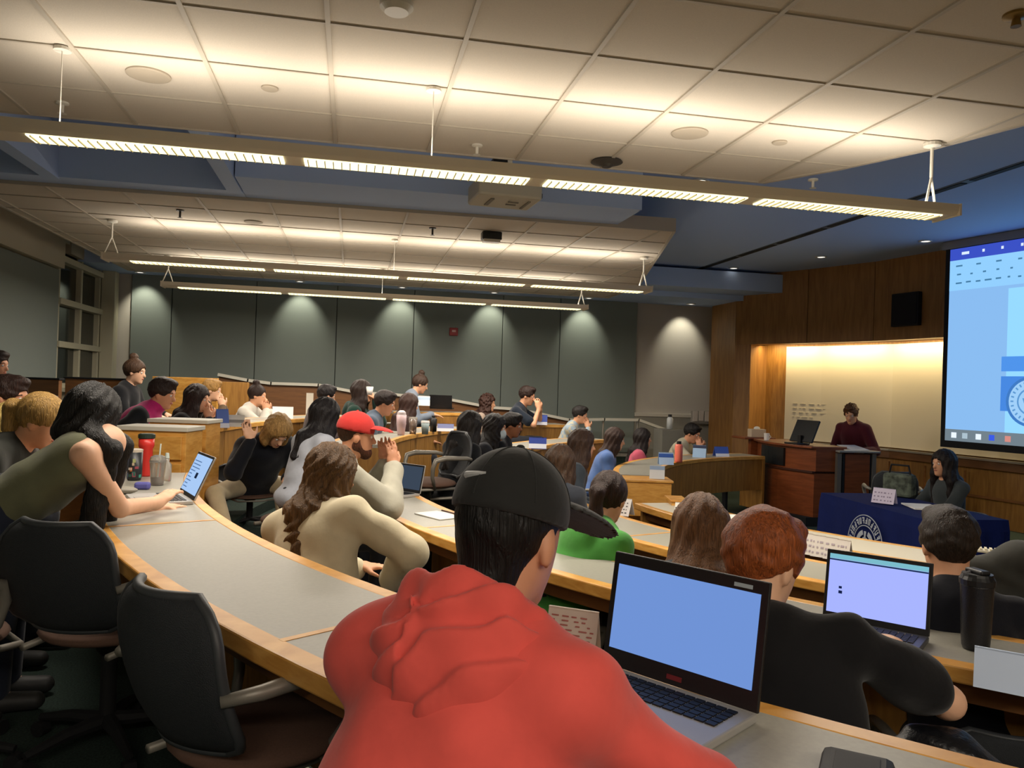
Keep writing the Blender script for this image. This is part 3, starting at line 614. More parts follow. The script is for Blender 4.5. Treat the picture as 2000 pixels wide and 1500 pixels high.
# ================================================================== FIGURES: smooth implicit surfaces turned into meshes
def V(*a): return np.array(a, float)
def surface(ops, h, disp=None, pad=.05):
    """ops: ('c',a,b,ra,rb,k) tapered capsule, ('e',centre,radii,R,k) ellipsoid, ('-e',...) carved ellipsoid, ('-p',point,normal) cut away the side the normal points to"""
    lo = []; hi = []
    for o in ops:
        if o[0] == 'c': r = max(o[3], o[4]); lo.append(np.minimum(o[1], o[2])-r); hi.append(np.maximum(o[1], o[2])+r)
        elif o[0] == 'e': r = max(o[2]); lo.append(o[1]-r); hi.append(o[1]+r)
    lo = np.min(lo, 0)-pad; hi = np.max(hi, 0)+pad
    n = np.ceil((hi-lo)/h).astype(int)+1; Fd = np.full(n, 1.0, np.float32)
    ax = [lo[i]+h*np.arange(n[i]) for i in range(3)]
    for o in ops:
        if o[0] == '-p':
            p, nn = o[1], o[2]; d = (ax[0][:, None, None]-p[0])*nn[0]+(ax[1][None, :, None]-p[1])*nn[1]+(ax[2][None, None, :]-p[2])*nn[2]
            np.maximum(Fd, d, out=Fd); continue
        k = o[5] if o[0] == 'c' else o[4]; m = k+3*h+.01
        if o[0] == 'c': r = max(o[3], o[4]); a0 = np.minimum(o[1], o[2])-r-m; a1 = np.maximum(o[1], o[2])+r+m
        else: r = max(o[2]); a0 = o[1]-r-m; a1 = o[1]+r+m
        i0 = np.maximum(0, np.floor((a0-lo)/h).astype(int)); i1 = np.minimum(n, np.ceil((a1-lo)/h).astype(int)+1)
        if (i1 <= i0).any(): continue
        X = ax[0][i0[0]:i1[0], None, None].astype(np.float32); Y = ax[1][None, i0[1]:i1[1], None].astype(np.float32); Zz = ax[2][None, None, i0[2]:i1[2]].astype(np.float32)
        if o[0] == 'c':
            a, b = o[1], o[2]; ab = b-a; L = max(float(ab@ab), 1e-9)
            t = np.clip(((X-a[0])*ab[0]+(Y-a[1])*ab[1]+(Zz-a[2])*ab[2])/L, 0, 1)
            d = np.sqrt((X-a[0]-t*ab[0])**2+(Y-a[1]-t*ab[1])**2+(Zz-a[2]-t*ab[2])**2)-(o[3]+(o[4]-o[3])*t)
        else:
            c, rr, R = o[1], o[2], o[3]
            x, y, z = X-c[0], Y-c[1], Zz-c[2]
            q = [(x*R[0][i]+y*R[1][i]+z*R[2][i])/rr[i] for i in range(3)]
            k0 = np.sqrt(q[0]**2+q[1]**2+q[2]**2); k1 = np.sqrt((q[0]/rr[0])**2+(q[1]/rr[1])**2+(q[2]/rr[2])**2)+1e-6
            d = k0*(k0-1)/k1
        S = Fd[i0[0]:i1[0], i0[1]:i1[1], i0[2]:i1[2]]
        if o[0] == '-e':
            hh = np.clip(.5-.5*(S+d)/k, 0, 1); S[...] = S*(1-hh)+(-d)*hh+k*hh*(1-hh)
        else:
            hh = np.clip(.5+.5*(S-d)/k, 0, 1); S[...] = S*(1-hh)+d*hh-k*hh*(1-hh)
    if disp is not None: Fd += disp(ax[0][:, None, None], ax[1][None, :, None], ax[2][None, None, :]).astype(np.float32)
    ins = Fd < 0
    c = ins[:-1, :-1, :-1].astype(np.int8)
    cnt = np.zeros_like(c)
    for dx in (0, 1):
        for dy in (0, 1):
            for dz in (0, 1): cnt += ins[dx:n[0]-1+dx, dy:n[1]-1+dy, dz:n[2]-1+dz]
    act = np.argwhere((cnt > 0) & (cnt < 8)); idx = np.full(c.shape, -1, np.int32); idx[tuple(act.T)] = np.arange(len(act))
    P = np.zeros((len(act), 3)); W = np.zeros(len(act)); co_ = [(x, y, z) for x in (0, 1) for y in (0, 1) for z in (0, 1)]
    vals = {k: Fd[act[:, 0]+k[0], act[:, 1]+k[1], act[:, 2]+k[2]] for k in co_}
    for a in co_:
        for i in range(3):
            if a[i] == 0:
                b = list(a); b[i] = 1; b = tuple(b); va, vb = vals[a], vals[b]; m = (va < 0) != (vb < 0); t = np.where(m, va/(va-vb+1e-12), 0)
                q = np.tile(np.array(a, float), (len(act), 1)); q[:, i] += t; P[m] += q[m]; W[m] += 1
    P = lo+h*(act+P/W[:, None]); faces = []
    for i in range(3):
        j, k = (i+1) % 3, (i+2) % 3
        s0 = [slice(None)]*3; s1 = [slice(None)]*3; s0[i] = slice(0, -1); s1[i] = slice(1, None)
        e = ins[tuple(s0)] != ins[tuple(s1)]; E = np.argwhere(e)
        E = E[(E[:, j] > 0) & (E[:, k] > 0) & (E[:, j] < n[j]-1) & (E[:, k] < n[k]-1)]
        f_ = []
        for dj, dk in ((0, 0), (1, 0), (1, 1), (0, 1)):
            q = E.copy(); q[:, j] -= dj; q[:, k] -= dk; f_.append(idx[tuple(q.T)])
        f_ = np.stack(f_, 1); flip = ins[tuple(E.T)]; f_[~flip] = f_[~flip][:, ::-1]; faces.append(f_[(f_ >= 0).all(1)])
    return P, np.concatenate(faces)
def smesh(name, ops, h, m, parent=None, disp=None, origin=(0, 0, 0)):
    P, Fc = surface(ops, h, disp); P = P-np.array(origin)
    me = bpy.data.meshes.new(name); me.vertices.add(len(P)); me.vertices.foreach_set('co', P.astype(np.float32).ravel())
    me.loops.add(len(Fc)*4); me.loops.foreach_set('vertex_index', Fc.astype(np.int32).ravel()); me.polygons.add(len(Fc))
    me.polygons.foreach_set('loop_start', np.arange(0, len(Fc)*4, 4, dtype=np.int32)); me.polygons.foreach_set('loop_total', np.full(len(Fc), 4, np.int32))
    me.polygons.foreach_set('use_smooth', np.ones(len(Fc), bool)); me.update(calc_edges=True); me.materials.append(m)
    o = link(name, me, parent); return o
def unit(v): return v/(np.linalg.norm(v)+1e-9)
def ik(S, T, a, b, hint):
    d = T-S; L = np.linalg.norm(d); u = d/(L+1e-9)
    if L > (a+b)*.995: L = (a+b)*.995; T = S+u*L
    x = (a*a-b*b+L*L)/(2*L); hgt = math.sqrt(max(0, a*a-x*x)); p = hint-u*(hint@u); p = unit(p)
    return S+u*x+p*hgt, T
def hand_ops(Wr, d, n, side, curl=.6, s=1.0, k=.006):
    """wrist, direction of the fingers, palm normal; side = where the thumb is"""
    d = unit(d); n = unit(n-d*(n@d)); t = np.cross(d, n)*side; ops = []
    R = np.stack([d, t, n], 1)
    ops.append(('c', Wr-d*.02, Wr+d*.03, .026*s, .028*s, .02)); ops.append(('e', Wr+d*.055*s, (.05*s, .042*s, .017*s), R, .012))
    for i, (off, ln) in enumerate(((.030, .070), (.010, .080), (-.011, .074), (-.030, .058))):
        a = Wr+d*.092*s+t*off*s; ln = ln*s; q = a; dd = d+t*off*1.5
        for j, fr in enumerate((.42, .32, .26)):
            an = curl*(j+.5)*.75; v = unit(dd)*math.cos(an)+n*math.sin(an); e = q+v*ln*fr; ops.append(('c', q, e, (.0092-.0008*j)*s, (.0085-.0008*j)*s, k)); q = e
    a = Wr+d*.03*s+t*.032*s; b = a+(d*.55+t*.6+n*.35)*.045*s; c = b+(d*.85+t*.15+n*.4)*.035*s
    ops += [('c', a, b, .015*s, .0115*s, .012), ('c', b, c, .011*s, .0088*s, k)]
    return ops
HAIRM = {}
def hairmat(col):
    k = 'hair '+col
    if k in _M: return _M[k]
    m = bpy.data.materials.new(k); m.use_nodes = True; nt = m.node_tree; b = nt.nodes['Principled BSDF']
    tc = nt.nodes.new('ShaderNodeTexCoord'); mp = nt.nodes.new('ShaderNodeMapping'); mp.inputs['Scale'].default_value = (90, 90, 7)
    n = nt.nodes.new('ShaderNodeTexNoise'); n.inputs['Scale'].default_value = 1.2; n.inputs['Detail'].default_value = 4; n.inputs['Distortion'].default_value = 1.5
    r = nt.nodes.new('ShaderNodeValToRGB'); c = lin(col); r.color_ramp.elements[0].position = .3; r.color_ramp.elements[1].position = .72
    r.color_ramp.elements[0].color = tuple(v*.45 for v in c[:3])+(1,); r.color_ramp.elements[1].color = tuple(min(1, v*1.5) for v in c[:3])+(1,)
    bp = nt.nodes.new('ShaderNodeBump'); bp.inputs['Strength'].default_value = .7; bp.inputs['Distance'].default_value = .01
    nt.links.new(tc.outputs['Object'], mp.inputs[0]); nt.links.new(mp.outputs[0], n.inputs['Vector']); nt.links.new(n.outputs['Fac'], r.inputs['Fac']); nt.links.new(r.outputs['Color'], b.inputs['Base Color'])
    nt.links.new(n.outputs['Fac'], bp.inputs['Height']); nt.links.new(bp.outputs['Normal'], b.inputs['Normal']); b.inputs['Roughness'].default_value = .5
    b.inputs['Specular IOR Level'].default_value = .3
    _M[k] = m; return m
def cloth(col, pat=None):
    k = 'cloth '+col+(pat or '')
    if k in _M: return _M[k]
    if pat == 'plaid':
        m = mat(k, col, .9); nt = m.node_tree; b = nt.nodes['Principled BSDF']; tc = nt.nodes.new('ShaderNodeTexCoord'); ck = nt.nodes.new('ShaderNodeTexChecker'); ck.inputs['Scale'].default_value = 14
        ck.inputs[1].default_value = lin(col); ck.inputs[2].default_value = lin('93a5b4'); nt.links.new(tc.outputs['Object'], ck.inputs[0]); nt.links.new(ck.outputs[0], b.inputs['Base Color']); return m
    return mat(k, col, .88, noise=.07, nscale=14, bump=.25, bscale=18, spec=.2, sheen=.15)
SEATED = []
def person(label, px, py, d, hair, haircol, top, topcol, skin='a', yaw=None, yoff=0, hyaw=0, pitch=8, roll=0, lean=12, side=0, s=1.0, w=1.0, hands='desk', h=None,
           legs='2a2c33', hairlen=.3, floor=None, stand=False, beard=None, cap=None, shoes='2b2b2b', chair=True, group=None, mask=False, pos=None, kneefwd=1.0, legdirs=None, elbow=None, face=True, wr=1.0, hooddown=False, chairlabel=None, noff=(0, 0, 0), bighood=False):
    H = np.array(pos if pos is not None else PD(px, py, d)); h = h or (.0085 if d < 3 else .010 if d < 5.5 else .0125)
    if yaw is None: yaw = math.degrees(math.atan2(8.2-H[1], 6.2-H[0]))+yoff
    ya = math.radians(yaw); Fw = V(math.cos(ya), math.sin(ya), 0); Lf = V(-math.sin(ya), math.cos(ya), 0); U = V(0, 0, 1)
    le = math.radians(lean); si = math.radians(side); t = unit(Fw*math.sin(le)+U*math.cos(le)+Lf*math.sin(si)); tf = unit(np.cross(Lf, t)); tf = tf if tf@Fw > 0 else -tf
    tl = unit(np.cross(t, tf)); tl = tl if tl@Lf > 0 else -tl
    hy = math.radians(yaw+hyaw); pi_ = math.radians(pitch); hf_ = V(math.cos(hy), math.sin(hy), 0); hl = V(-math.sin(hy), math.cos(hy), 0)
    hu = unit(U*math.cos(pi_)+hf_*math.sin(pi_)); hfw = unit(hf_*math.cos(pi_)-U*math.sin(pi_)); ro = math.radians(roll); hu, hl = unit(hu*math.cos(ro)+hl*math.sin(ro)), unit(hl*math.cos(ro)-hu*math.sin(ro))
    N = H-hu*.150*s-hfw*.035*s-Fw*.01+(Fw*noff[0]+Lf*noff[1]+U*noff[2])*s                     # base of the neck
    Pv = N-t*.50*s                                         # pelvis
    P_ = lambda f, l, u: N+(tf*f+tl*l+t*u)*s
    sw = .166*w
    SL, SR = P_(-.005, sw, -.075), P_(-.005, -sw, -.075); RT = np.stack([tf, tl, t], 1)
    fz = floor if floor is not None else floor_z(Pv[0], Pv[1])
    # hands
    Hh = lambda f, l, u: H+(hf_*f+hl*l+U*u)*s
    if hands == 'desk': TL, TR = Pv+Fw*.40*s+Lf*.13+U*.20*s, Pv+Fw*.40*s-Lf*.13+U*.20*s; dl = dr = Fw*.9-U*.15; nl = nr = -U
    elif hands == 'lap': TL, TR = Pv+Fw*.30*s+Lf*.08+U*.10, Pv+Fw*.30*s-Lf*.08+U*.10; dl = dr = Fw; nl = nr = -U
    elif hands == 'chin': TL, TR = Hh(.13, .035, -.19), Hh(.13, -.035, -.19); dl = dr = V(0, 0, 1)-hf_*.35; nl, nr = -hl, hl
    elif hands == 'mouth': TL, TR = Hh(.17, .045, -.17), Hh(.17, -.045, -.17); dl = dr = V(0, 0, 1)-hf_*.25; nl, nr = -hl-hf_*.5, hl-hf_*.5
    elif hands == 'back': TL, TR = Pv+Lf*.25+U*.1, Pv-Lf*.25+U*.1; dl = dr = Fw; nl = nr = -U
    else:
        (TL, dl, nl), (TR, dr, nr) = hands(H, Pv, Fw, Lf, N)
        TL, TR = np.array(TL, float), np.array(TR, float); nl = V(*nl); nr = V(*nr); dl = V(*dl); dr = V(*dr)
    hl_, hr_ = (-U*.8+Lf*.35-Fw*.15), (-U*.8-Lf*.35-Fw*.15)
    if elbow: hl_, hr_ = elbow(Fw, Lf, U)
    EL, TL = ik(SL, TL, .30*s, .265*s, hl_); ER, TR = ik(SR, TR, .30*s, .265*s, hr_)
    hk = 0.010 if h > .009 else .006
    ops = [('e', H-hfw*.012*s+hu*.028*s, (.098*s, .076*s, .092*s), np.stack([hfw, hl, hu], 1), .02), ('e', H+hfw*.022*s-hu*.035*s, (.070*s, .060*s, .085*s), np.stack([hfw, hl, hu], 1), .03),
           ('c', H+hfw*.05*s-hu*.088*s, H-hfw*.01*s-hu*.06*s, .028*s, .045*s, .03), ('e', H+hfw*.062*s-hu*.100*s, (.026*s, .026*s, .018*s), np.stack([hfw, hl, hu], 1), .02),
           ('c', H+hfw*.084*s+hu*.008*s, H+hfw*.106*s-hu*.032*s, .008*s, .0135*s, .012), ('e', H+hfw*.078*s+hu*.022*s, (.018*s, .045*s, .011*s), np.stack([hfw, hl, hu], 1), .015),
           ('e', H+hfw*.083*s-hu*.062*s, (.012*s, .022*s, .011*s), np.stack([hfw, hl, hu], 1), .012)]
    RH = np.stack([hfw, hl, hu], 1)
    for q in (-1, 1): ops.append(('-e', H+hfw*.100*s+hl*q*.031*s+hu*.001*s, (.018*s, .014*s, .010*s), RH, .012))
    for q in (-1, 1): ops.append(('e', H-hfw*.006*s+hl*q*.076*s-hu*.015*s, (.018*s, .009*s, .031*s), RH, .008))
    ops.append(('c', N-t*.03*s, H-hu*.06*s-hfw*.015*s, .056*s*(.5+.5*w), .050*s*(.5+.5*w), .03))
    ops += [('c', N-t*.03*s, SL, .055*s, .042*s, .04), ('c', N-t*.03*s, SR, .055*s, .042*s, .04)]
    ops += [('e', P_(0, 0, -.17), (.095*s, .150*s*w, .19*s), RT, .05), ('e', P_(0, 0, -.36), (.095*s, .130*s*w, .16*s), RT, .05), ('e', P_(-.01, 0, -.50), (.11*s, .150*s, .11*s), RT, .05)]
    for S_, E_, T_, dd_, nn_, sd in ((SL, EL, TL, dl, nl, 1), (SR, ER, TR, dr, nr, -1)):
        ops += [('c', S_, E_, .046*s, .038*s, .03), ('c', E_, T_, .038*s, .025*s, .015)]
        thumb = np.cross(unit(dd_), unit(nn_-unit(dd_)*(unit(dd_)@nn_)))@(Lf*(-sd)+U*.6+Fw*.2)
        ops += hand_ops(T_, dd_, nn_, 1 if thumb > 0 else -1, .75 if hands in ('chin', 'mouth') else .4, s, .004)
    # legs
    HL, HR = Pv+Lf*.09*s, Pv-Lf*.09*s; lg = []
    for Hp, sg in ((HL, 1), (HR, -1)):
        if stand: Kn = Hp-U*.43*s+Fw*.02; An = V(Kn[0], Kn[1], fz+.09)
        else:
            kd = legdirs[0 if sg > 0 else 1] if legdirs else (kneefwd, .05*sg, 0)
            Kn = Hp+(Fw*.42*kd[0]+Lf*kd[1])*s+U*.0; An = V(Kn[0], Kn[1], fz+.09)-Fw*.03+(Fw*kd[2] if legdirs else 0)
        Toe = V(An[0], An[1], fz+.045)+Fw*.14; lg.append((Hp, Kn, An, Toe))
        ops += [('c', Hp, Kn, .070*s, .050*s, .03), ('c', Kn, An, .050*s, .034*s, .02), ('c', An-U*.03, Toe, .034*s, .026*s, .02)]
    o_ = V(Pv[0], Pv[1], fz)
    body = smesh('person', ops, h, SKINS[skin], None, None, o_); body.location = o_; tag(body, label, 'person', group)
    Oz = lambda name, ops, m, disp=None, hh=None: smesh(name, ops, hh or h, m, body, disp, o_)
    # trousers and shoes
    tr = [('e', P_(-.01, 0, -.49), (.128*s, .172*s, .13*s), RT, .04)]
    for Hp, Kn, An, Toe in lg: tr += [('c', Hp, Kn, .084*s, .063*s, .04), ('c', Kn, An+U*.0, .062*s, .050*s, .02)]
    Oz('trousers', tr, cloth(legs), hh=max(h, .012))
    for Hp, Kn, An, Toe in lg: Oz('shoe', [('c', An-U*.04-Fw*.03, Toe, .042, .036, .02), ('c', An-U*.045-Fw*.05, An-U*.045, .04, .04, .02), ('-p', V(0, 0, fz+.004), V(0, 0, -1))], mat('shoe '+shoes, shoes, .6), hh=.012)
    # top
    fat = .016 if top in ('tee', 'tank') else .024; amp = .006 if d < 3.5 else .0
    def wr_(X, Y, Z_):
        a = (X-N[0])*tf[0]+(Y-N[1])*tf[1]+(Z_-N[2])*tf[2]; b = (X-N[0])*tl[0]+(Y-N[1])*tl[1]+(Z_-N[2])*tl[2]; c = (X-N[0])*t[0]+(Y-N[1])*t[1]+(Z_-N[2])*t[2]
        return wr*(.0035*np.sin(26*c+9*b+2.5*np.sin(11*b+3))+.003*np.sin(34*b+14*a+15*c+2*np.sin(17*c)))*(1 if d < 8 else .5)
    tp = [('e', P_(0, 0, -.17), ((.105+fat)*s, (.155+fat)*s*w, (.20)*s), RT, .05), ('e', P_(.005, 0, -.36), ((.108+fat)*s, (.140+fat*1.2)*s*w, .19*s), RT, .05), ('e', P_(-.005, 0, -.50), ((.125+fat)*s, (.165+fat)*s, .10*s), RT, .05)]
    if top == 'tank': tp = tp+[('c', P_(0, .07, -.06), P_(0, .085, -.16), .035, .05, .03), ('c', P_(0, -.07, -.06), P_(0, -.085, -.16), .035, .05, .03)]
    else: tp += [('c', P_(-.012, .02, -.025), SL, (.056+fat*.6)*s, (.038+fat)*s, .05), ('c', P_(-.012, -.02, -.025), SR, (.056+fat*.6)*s, (.038+fat)*s, .05), ('c', P_(-.005, 0, -.04), P_(-.002, 0, .004), .072*s, .066*s, .02)]
    for S_, E_, T_ in ((SL, EL, TL), (SR, ER, TR)):
        if top == 'tee': e = S_+(E_-S_)*.72; tp += [('c', S_, e, (.042+fat)*s, (.054+fat)*s, .03)]
        elif top in ('long', 'hoodie', 'bulky', 'plaid', 'vest2'):
            b_ = .012 if top == 'bulky' else 0
            tp += [('c', S_, E_, (.040+fat+b_*.6)*s, (.040+fat+b_)*s, .05), ('c', E_, T_-unit(T_-E_)*.02, (.041+fat+b_)*s, (.027+fat*.8+b_)*s, .02)]
            if d < 9: tp += [('c', T_-unit(T_-E_)*.045, T_-unit(T_-E_)*.015, (.030+fat*.6)*s, (.030+fat*.6)*s, .004)]
    if top in ('hoodie',) and not hooddown: tp += [('c', P_(-.06, .09, -.02), P_(-.10, 0, -.03), .045, .05, .03), ('c', P_(-.06, -.09, -.02), P_(-.10, 0, -.03), .045, .05, .03), ('e', P_(-.115, 0, -.10), (.05, .10, .09), RT, .04)]
    if bighood:
        hp_ = []; rg = [P_(.07, .03, -.05), P_(.035, .085, -.005), P_(-.03, .100, .012), P_(-.085, .070, .035), P_(-.108, 0, .045), P_(-.09, -.072, .035), P_(-.035, -.103, .015), P_(.035, -.085, -.02), P_(.07, -.03, -.06)]
        for a_, b_ in zip(rg[:-1], rg[1:]): hp_.append(('c', a_, b_, .020*s, .020*s, .03))
        hp_ += [('e', P_(-.085, 0, -.055), (.058*s, .118*s, .098*s), RT, .04), ('e', P_(-.03, .03, -.035), (.085*s, .115*s, .05*s), RT, .04), ('e', P_(-.03, -.05, -.045), (.085*s, .100*s, .05*s), RT, .04), ('-e', P_(.0, 0, .07), (.082*s, .080*s, .088*s), RT, .015)]
        cc = P_(.03, .05, .075)
        def hf2(X, Y, Z_):
            r_ = np.sqrt((X-cc[0])**2+(Y-cc[1])**2+(Z_-cc[2])**2); a_ = np.arctan2((X-cc[0])*tl[0]+(Y-cc[1])*tl[1], (Z_-cc[2])*1.0)
            return np.where(r_ > .10, .0065*np.sin(150*r_+2.2*np.sin(2.3*a_)+1.0), 0)+.002*np.sin(60*X+40*Z_)
        tp += [('e', P_(0, 0, -.30), (.135*s, .195*s, .22*s), RT, .06)]; hood_ops = hp_; tp += [('c', P_(-.03, .05, -.02), P_(-.01, .125*w, -.05), .062*s, .060*s, .08), ('c', P_(-.03, -.05, -.02), P_(-.01, -.125*w, -.05), .062*s, .060*s, .08)]
    if top in ('turtle', 'vest'): tp += [('c', N-t*.02, N+t*.055, .068*s, .064*s, .01)]
    if top == 'turtle':
        for S_, E_, T_ in ((SL, EL, TL), (SR, ER, TR)): tp += [('c', S_, E_, .072*s, .062*s, .03), ('c', E_, T_-unit(T_-E_)*.02, .062*s, .048*s, .02)]
    shirt = Oz({'tank': 'tank_top', 'hoodie': 'hoodie', 'bulky': 'sweatshirt', 'tee': 't_shirt', 'vest': 'vest', 'turtle': 'turtleneck'}.get(top, 'shirt'), tp, cloth(topcol, 'plaid' if top == 'plaid' else None), wr_)
    if bighood: smesh('hood', hood_ops, min(h, .006), cloth(topcol), shirt, hf2, o_)
    if top == 'vest2':
        vp = [('e', P_(0, 0, -.17), ((.135)*s, (.185)*s*w, (.21)*s), RT, .05), ('e', P_(.005, 0, -.36), (.145*s, .18*s*w, .20*s), RT, .05), ('e', P_(-.005, 0, -.50), (.155*s, .20*s, .11*s), RT, .05), ('c', P_(-.012, .02, -.02), P_(0, .12*w, -.05), .075*s, .06*s, .04), ('c', P_(-.012, -.02, -.02), P_(0, -.12*w, -.05), .075*s, .06*s, .04), ('c', P_(-.005, 0, -.03), P_(.0, 0, .05), .085*s, .075*s, .02), ('-e', H+hfw*0, (.07*s, .07*s, .10*s), RH, .01)]
        Oz('vest', vp, cloth('b0246a'), wr_)
    # hair
    Hc = H-hfw*.012*s+hu*.028*s; big = hair in ('long', 'wavy', 'bob', 'curly')
    g = .020 if big else .014
    if cap: g = .003
    hp = [('e', Hc-hfw*.004+hu*.002, ((.098+g)*s, (.076+g)*s, (.092+g)*s), RH, .02)]
    hp += [('-e', H+hfw*.105*s-hu*.045*s, (.085*s, .072*s, .098*s), RH, .012)]
    if hair in ('short', 'bun', 'pony', 'curlshort'): hp += [('-e', H+hfw*.015*s-hu*.075*s, (.075*s, .14*s, .070*s), RH, .01), ('-p', H-hu*.075*s, -hu)] if hair in ('short', 'curlshort') else [('-e', H+hfw*.045*s-hu*.055*s, (.06*s, .14*s, .055*s), RH, .01), ('-p', H-hu*.085*s, -hu)]
    if hair == 'bun': hp += [('e', H-hfw*.040*s+hu*.150*s, (.044*s, .044*s, .040*s), RH, .012)]
    if hair == 'pony':
        a = H-hfw*.115*s+hu*.03*s; b = a-hfw*.05-U*.03; c = b-U*.10-hfw*.01; e = c-U*.10+hfw*.02; hp += [('c', a, b, .025, .035, .015), ('c', b, c, .036, .033, .02), ('c', c, e, .032, .015, .02)]
    if cap and d < 2: hp += [('c', H-hfw*.040*s+hu*.0, H-hfw*.052*s-hu*.105*s, .060*s, .046*s, .03)]
    if hair in ('short', 'curlshort') and not cap: hp += [('e', H+hfw*.045*s+hu*.098*s, (.055*s, .062*s, .034*s), RH, .02)]
    if big:
        hp += [('-e', H+hfw*.10*s-hu*.10*s, (.08*s, .062*s, .12*s), RH, .01)]
        Lh = hairlen*s
        for q in range(9):
            th = math.radians(-112+28*q); od = unit(-hfw*math.cos(th)+hl*math.sin(th)); od2 = unit(-tf*math.cos(th)*1.0+tl*math.sin(th)); fr = abs(th)/2
            a = Hc+od*.072*s; b = H-hu*.10*s+od*(.078)*s; 
            e = N-t*.02+od2*(.105 if hair != 'bob' else .08)*s*np.array([1, 1, .4])+tf*(.02*fr); dw = (t*.75+U*.25) if abs(q-4) < 3 else (t*.15+U*.85)
            c = e-dw*max(.0, Lh-.06)*(1 if q in (0, 8) else 1.08)+(-tf*.035*(1-fr) if Lh > .15 else 0)
            r_ = .034*s
            if Lh < .12: hp += [('c', a, b, .034*s, .030*s, .03), ('c', b, b-hu*.03, .030*s, .018*s, .02)]
            else: hp += [('c', a, b, .036*s, .036*s, .035), ('c', b, e, .036*s, r_, .03), ('c', e, c, r_, .027*s, .035)]
    am = {'wavy': .006, 'curly': .012, 'curlshort': .009, 'long': .004, 'short': .005, 'bun': .003, 'pony': .003, 'bob': .004}.get(hair, .004)*(1 if not cap else .3)
    def hd(X, Y, Z_):
        x = X-Hc[0]; y = Y-Hc[1]; z = Z_-Hc[2]; th = np.arctan2(x*hl[0]+y*hl[1]+z*hl[2], -(x*hfw[0]+y*hfw[1]+z*hfw[2])+.02)
        if hair in ('curly', 'curlshort'): return am*(np.sin(75*x+4*np.sin(40*z))*np.sin(70*y+3*np.sin(50*x))*1.0+.6*np.sin(80*z+5*np.sin(30*y)))
        if hair == 'short': return am*.8*(np.sin(60*x+5*np.sin(30*z))*np.sin(55*y+3*np.sin(30*x)))
        return am*(np.sin(th*13+6*np.sin(z*(9 if hair != 'wavy' else 24)))+.4*np.sin(th*29+5*z*10))
    Oz('hair', hp, hairmat(haircol), hd)
    if beard: Oz('beard', [('c', H+hfw*.060*s-hu*.098*s, H+hfw*.0*s-hu*.060*s+hl*.045*s, .035*s, .028*s, .02), ('c', H+hfw*.060*s-hu*.098*s, H+hfw*.0*s-hu*.060*s-hl*.045*s, .035*s, .028*s, .02), ('c', H+hfw*.0*s-hu*.06*s+hl*.055*s, H+hfw*.0*s+hl*.064*s, .024, .016, .015), ('c', H+hfw*.0*s-hu*.06*s-hl*.055*s, H+hfw*.0*s-hl*.064*s, .024, .016, .015), ('e', H+hfw*.082*s-hu*.052*s, (.016*s, .026*s, .007*s), RH, .01), ('-e', H+hfw*.095*s-hu*.064*s, (.016, .018, .006), RH, .004)], hairmat(beard), hh=min(h, .009))
    if cap:
        cp = [('e', Hc+hu*.010, (.112*s, .091*s, .103*s), RH, .02), ('-p', H+hu*.022*s, unit(-hu-hfw*.10))]
        capo = Oz('cap', cp, cloth(cap['col']), hh=min(h, .008))
        bd = unit(hfw*math.cos(math.radians(cap.get('turn', 0)))+hl*math.sin(math.radians(cap.get('turn', 0)))); bl = np.cross(hu, bd); bo = H+bd*.112*s+hu*.030*s; ti = math.radians(16 if d < 2 else 4); bt_ = unit(bd*math.cos(ti)-hu*math.sin(ti)); bu_ = np.cross(bt_, bl); RB = np.stack([bt_, bl, bu_], 1)
        bp_ = [('e', bo+bt_*.012*s, (.096*s, .094*s, .036*s), RB, .01), ('-e', bo+bt_*.012*s-bu_*.020*s, (.15*s, .16*s, .038*s), RB, .004), ('-e', Hc+hu*.01, (.098*s, .078*s, .2*s), RH, .004)]
        b_ = smesh('brim', bp_, min(h, .006), cloth(cap.get('bcol', cap['col'])), capo, None, o_)
        smesh('button', [('e', Hc+hu*.113*s, (.009, .009, .006), RH, .002)], .004, cloth(cap['col']), capo, None, o_)
        for q in range(6):
            a_q = 2*PI*q/6; od = hfw*math.cos(a_q)+hl*math.sin(a_q)
            pts = [Vector(Hc+hu*.010+(hfw*(od@hfw)*.1125+hl*(od@hl)*.0915)*s*math.cos(u_)+hu*.1035*s*math.sin(u_)-o_) for u_ in [math.radians(v) for v in range(8, 91, 9)]]
            if d < 3: obj('seam', MB().tube(pts, .0012, 6), cloth(cap['col']), capo)
    # face
    if face and d < 12:
        eyc = mat('eye white', 'd8d2cc', .3); iris = mat('iris', '2c211b', .2)
        for q in (-1, 1):
            ec = H+hfw*.079*s+hl*q*.031*s+hu*.001*s-o_
            e = obj('eye', MB().ell(ec, (.0105*s,)*3, n=12, m=8), eyc, body, smooth=True); ic = ec+hfw*.0065*s; obj('iris', MB().ell(ic, (.0052*s,)*3, n=10, m=6), iris, e, smooth=True)
            if d < 9 and not cap:
                a = H+hfw*.088*s+hl*q*.014*s+hu*.021*s-o_; b = H+hfw*.086*s+hl*q*.034*s+hu*.026*s-o_; c = H+hfw*.074*s+hl*q*.050*s+hu*.020*s-o_
                obj('eyebrow', MB().tube([a, b, c], [.003*s, .0042*s, .002*s], 6), hairmat(haircol), body, smooth=True)
        a = H+hfw*.090*s-hu*.0615*s-o_
        obj('lips', MB().ell(a, (.0075*s, .0215*s, .0075*s), R=Matrix([list(r) for r in RH]), n=14, m=8), mat('lips', 'a8604f', .5), body, smooth=True)
    if mask: Oz('face_mask', [('e', H+hfw*.05*s-hu*.055*s, (.068*s, .066*s, .062*s), RH, .01), ('-p', H+hu*.002, hu), ('-e', H+hfw*.0-hu*.05, (.082, .056, .10), RH, .004)], cloth('b9c7cf'))
    if chair and not stand: SEATED.append((V(*Pv), yaw, fz, chairlabel or label, d))
